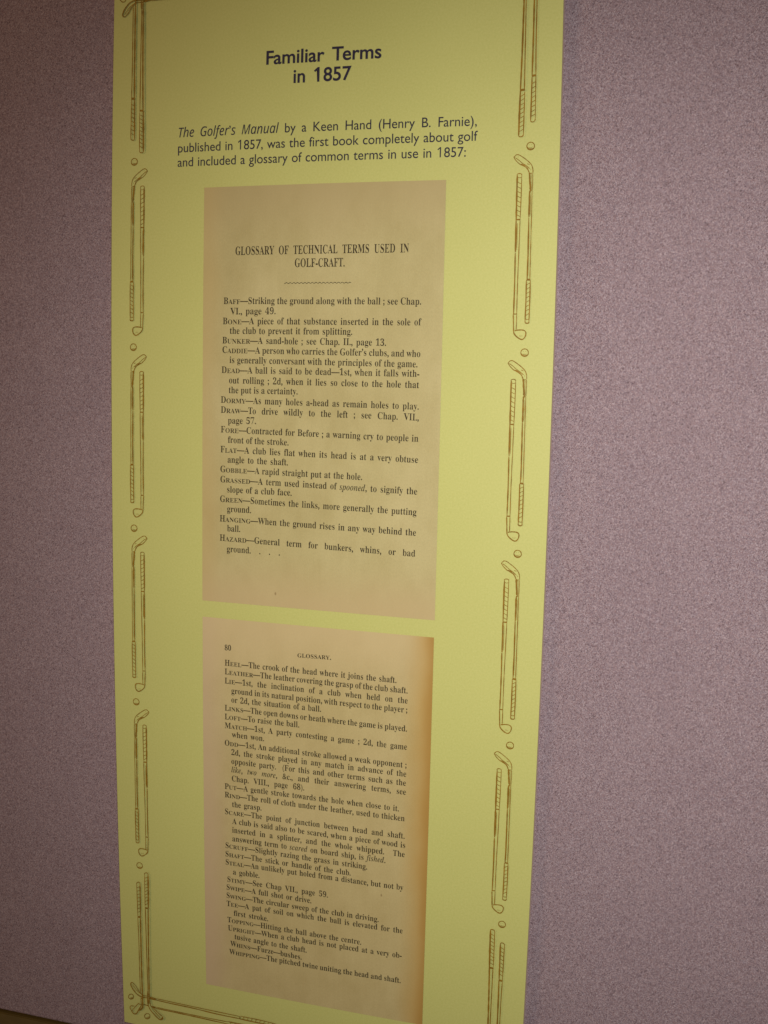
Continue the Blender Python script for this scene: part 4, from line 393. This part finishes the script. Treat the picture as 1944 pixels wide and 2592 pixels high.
# heathered woven fabric of the partition
def mat_fabric():
    m, nt, p = new_mat('heather_fabric'); co = coords(nt)
    def fibres(angle, across, along, seed):
        # short fibres lying one way in the weave: stretched cells, each with its own dye
        ro = nt.nodes.new('ShaderNodeVectorRotate'); ro.rotation_type = 'Y_AXIS'
        ro.inputs['Angle'].default_value = math.radians(angle)
        mp = nt.nodes.new('ShaderNodeMapping')
        mp.inputs['Location'].default_value = (seed, seed, seed)
        mp.inputs['Scale'].default_value = (across, across, along)
        v = nt.nodes.new('ShaderNodeTexVoronoi'); v.inputs['Scale'].default_value = 1
        dis = noise(nt, co, 300, 2)
        vm = nt.nodes.new('ShaderNodeVectorMath'); vm.operation = 'MULTIPLY_ADD'
        vm.inputs[1].default_value = (.0015, .0015, .0015)
        nt.links.new(dis.outputs['Color'], vm.inputs[0]); nt.links.new(co, vm.inputs[2])
        nt.links.new(vm.outputs[0], ro.inputs['Vector']); nt.links.new(ro.outputs[0], mp.inputs['Vector']); nt.links.new(mp.outputs[0], v.inputs['Vector'])
        s_ = nt.nodes.new('ShaderNodeSeparateColor'); nt.links.new(v.outputs['Color'], s_.inputs[0])
        return s_
    sep = fibres(40, 2000, 860, 0.0)
    sep2 = fibres(-42, 2000, 800, 5.3)
    base = ramp(nt, sep.outputs[0], [(0, (.14, .095, .105)), (.16, (.215, .158, .168)), (.4, (.262, .202, .213)),
                                     (.62, (.292, .230, .238)), (.82, (.34, .278, .283)), (1, (.46, .40, .41))])
    tint = ramp(nt, sep.outputs[1], [(0, (.325, .20, .19)), (.5, (.265, .198, .222)), (1, (.225, .205, .262))])
    c = mix(nt, base.outputs[0], tint.outputs[0], .36)
    # dark and pale fibres running the other way
    dk = ramp(nt, sep2.outputs[0], [(.0, (.7, .7, .7)), (.14, (.5, .5, .5)), (.16, (0, 0, 0))])
    c = mix(nt, c, (.085, .056, .062), dk.outputs[0])
    lt = ramp(nt, sep2.outputs[1], [(.86, (0, 0, 0)), (.88, (.25, .25, .25)), (1, (.4, .4, .4))])
    c = mix(nt, c, (.54, .47, .485), lt.outputs[0])
    n2 = noise(nt, co, 14, 3, .6)
    mot = ramp(nt, n2.outputs[0], [(.3, (.90, .885, .895)), (.7, (.96, .945, .945))])
    c = mix(nt, c, mot.outputs[0], 1.0, 'MULTIPLY')
    nt.links.new(c, p.inputs['Base Color'])
    p.inputs['Roughness'].default_value = .95
    p.inputs['Specular IOR Level'].default_value = .12
    n3 = noise(nt, co, 900, 2, .6)
    nt.links.new(bump(nt, n3.outputs[0], .45, .0010), p.inputs['Normal'])
    return m
def mat_plain(name, col, rough=.5, spec=.4, var=.05, scale=40, bs=0.0):
    m, nt, p = new_mat(name); co = coords(nt)
    n = noise(nt, co, scale, 4, .6)
    r = ramp(nt, n.outputs[0], [(.3, tuple(x * (1 - var) for x in col)), (.7, tuple(x * (1 + var) for x in col))])
    nt.links.new(r.outputs[0], p.inputs['Base Color'])
    p.inputs['Roughness'].default_value = rough; p.inputs['Specular IOR Level'].default_value = spec
    if bs: nt.links.new(bump(nt, noise(nt, co, 700, 2).outputs[0], bs, .0004), p.inputs['Normal'])
    return m
def mat_yellow():
    m, nt, p = new_mat('yellow_print'); co = coords(nt)
    a = ramp(nt, noise(nt, co, 6, 3).outputs[0], [(.3, (.465, .478, .148)), (.7, (.485, .498, .158))])
    b = ramp(nt, noise(nt, co, 520, 2, .7).outputs[0], [(.25, (.93, .94, .88)), (.75, (1.06, 1.05, 1.1))])
    nt.links.new(mix(nt, a.outputs[0], b.outputs[0], 1.0, 'MULTIPLY'), p.inputs['Base Color'])
    p.inputs['Roughness'].default_value = .55; p.inputs['Specular IOR Level'].default_value = .3
    nt.links.new(bump(nt, noise(nt, co, 260, 3).outputs[0], .12, .0003), p.inputs['Normal'])
    return m
def mat_page(name, stops, right_stain, seed):
    """scanned old paper: foxing, fibres and the browned edge of the leaf are in the print itself"""
    m, nt, p = new_mat(name)
    uv = nt.nodes.new('ShaderNodeUVMap').outputs[0]
    sx = nt.nodes.new('ShaderNodeSeparateXYZ'); nt.links.new(uv, sx.inputs[0])
    mp = nt.nodes.new('ShaderNodeMapping'); mp.inputs['Location'].default_value = (seed, seed * .7, seed)
    nt.links.new(uv, mp.inputs['Vector'])
    big = noise(nt, mp.outputs[0], 3.2, 4, .55)
    base = ramp(nt, big.outputs[0], stops)
    fine = ramp(nt, noise(nt, mp.outputs[0], 190, 3, .7).outputs[0], [(.25, (.92, .91, .90)), (.75, (1.07, 1.07, 1.08))])
    c = mix(nt, base.outputs[0], fine.outputs[0], 1.0, 'MULTIPLY')
    mot = ramp(nt, noise(nt, mp.outputs[0], 11, 4, .62).outputs[0], [(.32, (.95, .94, .91)), (.5, (1, 1, 1)), (.68, (1.04, 1.045, 1.06))])
    c = mix(nt, c, mot.outputs[0], 1.0, 'MULTIPLY')
    # laid lines of the paper
    ml = nt.nodes.new('ShaderNodeMapping'); ml.inputs['Scale'].default_value = (90, 3, 1)
    nt.links.new(uv, ml.inputs['Vector'])
    laid = ramp(nt, noise(nt, ml.outputs[0], 1, 2).outputs[0], [(.3, (.99, .988, .985)), (.7, (1.01, 1.01, 1.01))])
    c = mix(nt, c, laid.outputs[0], 1.0, 'MULTIPLY')
    def edge(sock, lo, hi, col, wob, flip=False):
        nonlocal c
        ad = nt.nodes.new('ShaderNodeMath'); ad.operation = 'MULTIPLY_ADD'
        ad.inputs[1].default_value = wob
        nt.links.new(big.outputs[0], ad.inputs[0]); nt.links.new(sock, ad.inputs[2])
        mr = nt.nodes.new('ShaderNodeMapRange'); mr.interpolation_type = 'SMOOTHSTEP'
        mr.inputs['From Min'].default_value = lo + wob * .5; mr.inputs['From Max'].default_value = hi + wob * .5
        if flip: mr.inputs['To Min'].default_value = 1; mr.inputs['To Max'].default_value = 0
        nt.links.new(ad.outputs[0], mr.inputs['Value'])
        sc_ = nt.nodes.new('ShaderNodeMath'); sc_.operation = 'MULTIPLY'; sc_.inputs[1].default_value = col[3]
        nt.links.new(mr.outputs[0], sc_.inputs[0])
        c = mix(nt, c, col[:3], sc_.outputs[0])
    for args in right_stain:
        edge(sx.outputs['XY'.index(args[0])], *args[1:])
    # foxing specks
    vo = nt.nodes.new('ShaderNodeTexVoronoi'); vo.inputs['Scale'].default_value = 9
    nt.links.new(mp.outputs[0], vo.inputs['Vector'])
    sp = ramp(nt, vo.outputs['Distance'], [(.0, (1, 1, 1)), (.022, (1, 1, 1)), (.045, (0, 0, 0))])
    sv = nt.nodes.new('ShaderNodeSeparateColor'); nt.links.new(vo.outputs['Color'], sv.inputs[0])
    pick = ramp(nt, sv.outputs[0], [(.80, (0, 0, 0)), (.81, (.55, .55, .55))])
    f = mix(nt, sp.outputs[0], pick.outputs[0], 1.0, 'MULTIPLY')
    fx = nt.nodes.new('ShaderNodeMix'); fx.data_type = 'RGBA'
    nt.links.new(f, fx.inputs[0]); nt.links.new(c, fx.inputs[6]); fx.inputs[7].default_value = (.16, .09, .03, 1)
    nt.links.new(fx.outputs[2], p.inputs['Base Color'])
    p.inputs['Roughness'].default_value = .55; p.inputs['Specular IOR Level'].default_value = .3
    return m

M_FABRIC = mat_fabric()
M_RAIL = mat_plain('olive_vinyl', (.105, .070, .014), .6, .3, .12, 60)
M_YELLOW = mat_yellow()
M_CORE = mat_plain('foam_core', (.78, .62, .50), .8, .2, .08, 200)
M_INK = mat_plain('dark_ink', (.016, .013, .034), .5, .3, .15, 300)
M_BOOK = mat_plain('book_ink', (.034, .023, .009), .6, .2, .35, 45)
M_BROWN = mat_plain('brown_ink', (.225, .125, .008), .6, .2, .25, 160)
M_PAGE1 = mat_page('aged_page', [(.3, (.395, .345, .148)), (.5, (.425, .375, .166)), (.72, (.455, .402, .186))],
                   [('Y', .82, 1.02, (.39, .315, .140, .7), .10), ('X', .0, .10, (.46, .35, .135, .5), .10, True),
                    ('Y', .0, .14, (.475, .37, .180, .7), .08, True)], 3.1)
M_PAGE2 = mat_page('browned_page', [(.3, (.422, .352, .152)), (.55, (.452, .382, .172)), (.75, (.482, .405, .190))],
                   [('X', .0, .14, (.48, .37, .215, .75), .12, True), ('Y', .78, 1.0, (.53, .425, .215, .6), .1),
                    ('X', .86, 1.0, (.42, .265, .065, .85), .12), ('X', .945, 1.01, (.30, .155, .022, .60), .07)], 8.3)

# ------------------------------------------------------------ object helpers
def link(name, me, mat=None, parent=None):
    o = bpy.data.objects.new(name, me); COL.objects.link(o)
    if mat: me.materials.append(mat)
    if parent: o.parent = parent
    return o
def mesh_from(name, verts, faces):
    me = bpy.data.meshes.new(name); me.from_pydata(verts, [], faces); me.update(); return me
def empty(name, loc, label, cat):
    o = bpy.data.objects.new(name, None); COL.objects.link(o); o.location = loc
    o['label'] = label; o['category'] = cat
    o.empty_display_size = .05
    return o

# ------------------------------------------------------------ the wall
WALL_Y = 0.0127          # the wall's face; the board is 12.7 mm thick
RAIL_TOP = -0.0298       # below the board's lower edge
wall = empty('fabric_wall', (0, WALL_Y, 0), 'mauve grey heather fabric wall behind the yellow board', 'wall')
def box(x0, x1, y0, y1, z0, z1, name, mat, parent, bev=0.0):
    bm = bmesh.new(); bmesh.ops.create_cube(bm, size=1)
    for v in bm.verts:
        v.co = ((x0 + x1) / 2 + v.co.x * (x1 - x0), (y0 + y1) / 2 + v.co.y * (y1 - y0), (z0 + z1) / 2 + v.co.z * (z1 - z0))
    if bev: bmesh.ops.bevel(bm, geom=bm.edges[:], offset=bev, segments=2, affect='EDGES')
    me = bpy.data.meshes.new(name); bm.to_mesh(me); bm.free()
    return link(name, me, mat, parent)
box(-2.2, 2.2, 0, .06, BASE + RAIL_TOP + .0015, 2.6, 'fabric_covering', M_FABRIC, wall, .004)
box(-2.2, 2.2, -.001, .06, BASE + RAIL_TOP - .55, BASE + RAIL_TOP, 'base_trim', M_RAIL, wall, .001)

# ------------------------------------------------------------ the board
V_TOP = -2.523
board = empty('display_board', (0, 0, BASE), 'tall yellow exhibit board of golf terms hung on the fabric wall', 'sign')
def slab(name, depth0, depth1, u0, u1, v0, v1, mat, n=60, m=12):
    """a board or sheet standing between two depths, edges subdivided so it follows the cut"""
    ring = [(u0 + (u1 - u0) * i / m, v0) for i in range(m)] + [(u1, v0 + (v1 - v0) * i / n) for i in range(n)] + \
           [(u1 - (u1 - u0) * i / m, v1) for i in range(m)] + [(u0, v1 - (v1 - v0) * i / n) for i in range(n)]
    k = len(ring)
    V = [place(u, v, depth1) for u, v in ring] + [place(u, v, depth0) for u, v in ring]
    F = [tuple(range(k - 1, -1, -1)), tuple(range(k, 2 * k))] + [(i, (i + 1) % k, k + (i + 1) % k, k + i) for i in range(k)]
    me = mesh_from(name, V, F)
    bm = bmesh.new(); bm.from_mesh(me); bmesh.ops.recalc_face_normals(bm, faces=bm.faces); bm.to_mesh(me); bm.free()
    return link(name, me, mat, board)
slab('face_sheet', -.0012, 0.0, 0, 1, V_TOP, 0, M_YELLOW)
slab('foam_core', -WALL_Y, -.0012, .0006, .9994, V_TOP + .0006, -.0006, M_CORE)

def sheet(name, u0, u1, v0, v1, off, mat, parent, n=30, m=14):
    V = []; F = []; UV = []
    for j in range(n + 1):
        for i in range(m + 1):
            a, b = i / m, j / n
            V.append(place(u0 + (u1 - u0) * a, v0 + (v1 - v0) * b, off)); UV.append((a, 1 - b))
    for j in range(n):
        for i in range(m):
            q = j * (m + 1) + i
            F.append((q, q + m + 1, q + m + 2, q + 1))
    me = mesh_from(name, V, F)
    ul = me.uv_layers.new(name='UVMap')
    for l in me.loops: ul.data[l.index].uv = UV[l.vertex_index]
    return link(name, me, mat, parent)
page1 = sheet('glossary_page', .2292, .7698, -2.0190, -1.1052, .0003, M_PAGE1, board)
page1['label'] = 'upper printed page with the glossary title'
page2 = sheet('glossary_page', .2294, .7692, -1.0676, -.1550, .0003, M_PAGE2, board)
page2['label'] = 'lower printed page with a browned right edge'

# ------------------------------------------------------------ lettering
SMALL = .69
WIDE = 1.24        # small capitals are cut wider than they are tall

def parse(s, roman, italic):
    out = []; it = sm = False
    for ch in s:
        if ch == '_': it = not it
        elif ch == '{': sm = True
        elif ch == '}': sm = False
        else: out.append((italic if it else roman, ch, SMALL if sm else 1.0))
    return out
def wide(st, k): return k * WIDE if k < 1 else k * (.92 if st == 'J' else 1.0)
CACHE = {}
def glyph(st, ch):
    if (st, ch) not in CACHE:
        s = GLYPHS[st][ch]
        CACHE[st, ch] = (s[0] / 1000, [[(x / 1000, y / 1000) for x, y in pairs(l)] for l in s[1:]])
    return CACHE[st, ch]
KERN = {'Te': -.07, 'To': -.05, 'Ty': -.05, 'Fa': -.02, '7,': -.06, 'VI': .0, '57': .0}
def line_loops(row, roman, italic, size, hx, fit_spaces=True):
    """loops of one printed line, fitted between its two measured ends"""
    s, u0, v0, u1, v1 = row
    rn = parse(s, roman, italic)
    # the measured ends are ink, so the side bearings of the outer letters hang outside
    (st0, c0, k0), (st1, c1, k1) = rn[0], rn[-1]
    lb = min(a for lp in glyph(st0, c0)[1] for a, b in lp) * k0 * hx * size
    rb = (glyph(st1, c1)[0] - max(a for lp in glyph(st1, c1)[1] for a, b in lp)) * k1 * hx * size
    L = math.hypot(u1 - u0, v1 - v0); d = ((u1 - u0) / L, (v1 - v0) / L)
    u0 -= d[0] * lb; v0 -= d[1] * lb; u1 += d[0] * rb; v1 += d[1] * rb
    L = math.hypot(u1 - u0, v1 - v0); ex = ((u1 - u0) / L, (v1 - v0) / L); ey = (ex[1], -ex[0])
    def natural(h):
        w = 0; n = 0
        for i, (st, ch, k) in enumerate(rn):
            if ch == ' ': n += 1; continue
            w += glyph(st, ch)[0] * wide(st, k) * h
            if i + 1 < len(rn): w += KERN.get(ch + rn[i + 1][1], 0) * k * h
        return w * size, n
    w, n = natural(hx)
    lo, hi = .20 * hx * size, (2.2 if n > 2 else .42) * hx * size
    if n: sp = (L - w) / n
    else: sp = 0; hx *= L / w
    if n and not lo <= sp <= hi:
        sp = min(max(sp, lo), hi)
        hx *= (L - sp * n) / w
    loops = []; x = 0.0
    for i, (st, ch, k) in enumerate(rn):
        if ch == ' ': x += sp; continue
        adv, gl = glyph(st, ch)
        jy = random.uniform(-.010, .010) * size if roman == 'R' else 0      # letterpress wobble
        for lp in gl:
            loops.append([(u0 + ex[0] * (x + a * wide(st, k) * hx * size) + ey[0] * (b * k * size + jy),
                           v0 + ex[1] * (x + a * wide(st, k) * hx * size) + ey[1] * (b * k * size + jy)) for a, b in lp])
        x += adv * wide(st, k) * hx * size
        if i + 1 < len(rn): x += KERN.get(ch + rn[i + 1][1], 0) * k * hx * size
    return loops
def fill(name, loops, off, mat, parent):
    cu = bpy.data.curves.new('outline', 'CURVE'); cu.dimensions = '2D'; cu.fill_mode = 'BOTH'
    for lp in loops:
        sp = cu.splines.new('POLY'); sp.points.add(len(lp) - 1)
        for p, (u, v) in zip(sp.points, lp): p.co = (u * 1000, -v * 1000, 0, 1)      # filled at a larger scale, then set back
        sp.use_cyclic_u = True
    tmp = bpy.data.objects.new('outline', cu); COL.objects.link(tmp)
    me = bpy.data.meshes.new_from_object(tmp.evaluated_get(bpy.context.evaluated_depsgraph_get()))
    bpy.data.objects.remove(tmp); bpy.data.curves.remove(cu)
    me.name = name
    for vt in me.vertices: vt.co = place(vt.co.x / 1000, -vt.co.y / 1000, off)
    me.materials.clear()
    return link(name, me, mat, parent)
def block(name, rows, roman, italic, size, hx, off, mat, parent):
    lp = []
    for r in rows: lp += line_loops(r, roman, italic, size, hx)
    return fill(name, lp, off, mat, parent)

block('heading_lettering', HEADING, 'H', 'H', .0412, 1.0, .0003, M_INK, board)
block('intro_lettering', INTRO, 'S', 'J', .0290, .95, .0003, M_INK, board)
block('page_title', PAGE_TITLE, 'R', 'R', .0262, .65, .0006, M_BOOK, page1)
def entries(rows, size, hx, parent):
    """one sub-part for each glossary entry: a headword line and the indented lines after it"""
    grp = []
    for r in rows:
        if '{' in r[0][:2] or not grp: grp.append([r])
        else: grp[-1].append(r)
    for g in grp: block('glossary_entry', g, 'R', 'I', size, hx, .0006, M_BOOK, parent)
entries(PAGE_ONE, .0209, .85, page1)
block('page_number', PAGE_TWO[:1], 'R', 'R', .0180, .85, .0006, M_BOOK, page2)
block('running_head', PAGE_TWO[1:2], 'R', 'R', .0190, .85, .0006, M_BOOK, page2)
entries(PAGE_TWO[2:], .0200, .85, page2)

# ------------------------------------------------------------ line drawings
STEP = 2e-5
def ribbon(bmv, bmf, pts, width, off):
    """one pen stroke: a thin band along a smoothed line with a slightly uneven width"""
    if len(pts) > 2:
        sm = []
        P = [pts[0]] + pts + [pts[-1]]
        for i in range(1, len(P) - 2):
            p0, p1, p2, p3 = P[i - 1:i + 3]
            for t in (0, .34, .67):
                sm.append(tuple(.5 * (2 * p1[k] + (p2[k] - p0[k]) * t + (2 * p0[k] - 5 * p1[k] + 4 * p2[k] - p3[k]) * t * t +
                                      (3 * p1[k] - p0[k] - 3 * p2[k] + p3[k]) * t ** 3) for k in (0, 1)))
        sm.append(pts[-1]); pts = sm
    # split long runs so the width can waver like a pen line
    q = [pts[0]]
    for a, b in zip(pts, pts[1:]):
        n = max(1, int(math.hypot(b[0] - a[0], b[1] - a[1]) / .008))
        q += [(a[0] + (b[0] - a[0]) * i / n, a[1] + (b[1] - a[1]) * i / n) for i in range(1, n + 1)]
    n = len(q); base = len(bmv)
    for i in range(n):
        a = q[max(i - 1, 0)]; b = q[min(i + 1, n - 1)]
        dx, dy = b[0] - a[0], b[1] - a[1]; l = math.hypot(dx, dy) or 1e-9
        h = width * .5 * random.uniform(.72, 1.18) * (.6 if i in (0, n - 1) else 1)
        bmv.append(place(q[i][0] - dy / l * h, q[i][1] + dx / l * h, off))
        bmv.append(place(q[i][0] + dy / l * h, q[i][1] - dx / l * h, off))
    for i in range(n - 1):
        k = base + 2 * i
        bmf.append((k, k + 1, k + 3, k + 2))
def draw(kind, name, fu, fv, parent=board, lift=0):
    d = DRAWINGS[kind]
    root = None; cnt = lift
    order = list(d.keys())
    for part in order:
        V = []; F = []
        for w, numbers in d[part]:
            cnt += 1
            pts = [(fu(x / 1e4), fv(y / 1e4)) for x, y in pairs(numbers)]
            ribbon(V, F, pts, w / 1e4 * .9, .0003 + cnt * STEP)
        me = mesh_from(part, V, F)
        # every face looks away from the wall
        bm = bmesh.new(); bm.from_mesh(me)
        for f in bm.faces:
            f.normal_update()
            if f.normal.y > 0: f.normal_flip()
        bm.to_mesh(me); bm.free()
        if len(order) == 1: link(name, me, M_BROWN, parent)
        else:
            if root is None:
                root = bpy.data.objects.new(name, None); COL.objects.link(root); root.parent = parent
                root.empty_display_size = .01
            link({'head': 'club_head', 'grip': 'club_grip', 'shaft': 'club_shaft'}.get(part, part), me, M_BROWN, root)
PERIOD = .41165; WID = .998
for flip in (0, 1):
    fu = (lambda u: WID - u) if flip else (lambda u: u)
    for i in range(5):
        fv = lambda v, i=i: v + CELL_TOP + i * PERIOD
        draw('ball', 'golf_ball_drawing', fu, fv)
        if i < 4:
            draw('wood', 'golf_club_drawing', fu, fv)
            draw('iron', 'golf_club_drawing', fu, fv)
    for turn in (0, 1):
        fv = (lambda v: V_TOP - v) if turn else (lambda v: v)
        for j, k in enumerate(('flat_iron', 'flat_wood', 'corner_iron', 'corner_wood')):
            draw(k, 'golf_club_drawing', fu, fv, lift=24 * j)
        for k in ('corner_ball0', 'corner_ball1'): draw(k, 'golf_ball_drawing', fu, fv)

# wavy rule below the page title
V = []; F = []
u0, v0, u1, v1 = RULE
pts = [(u0 + (u1 - u0) * i / 72, v0 + (v1 - v0) * i / 72 + 0.0011 * math.sin(i * math.pi / 2 + .5)) for i in range(73)]
ribbon(V, F, pts, .0012, .0006)
me = mesh_from('wavy_rule', V, F)
bm = bmesh.new(); bm.from_mesh(me)
for f in bm.faces:
    f.normal_update()
    if f.normal.y > 0: f.normal_flip()
bm.to_mesh(me); bm.free()
link('wavy_rule', me, M_BOOK, page1)
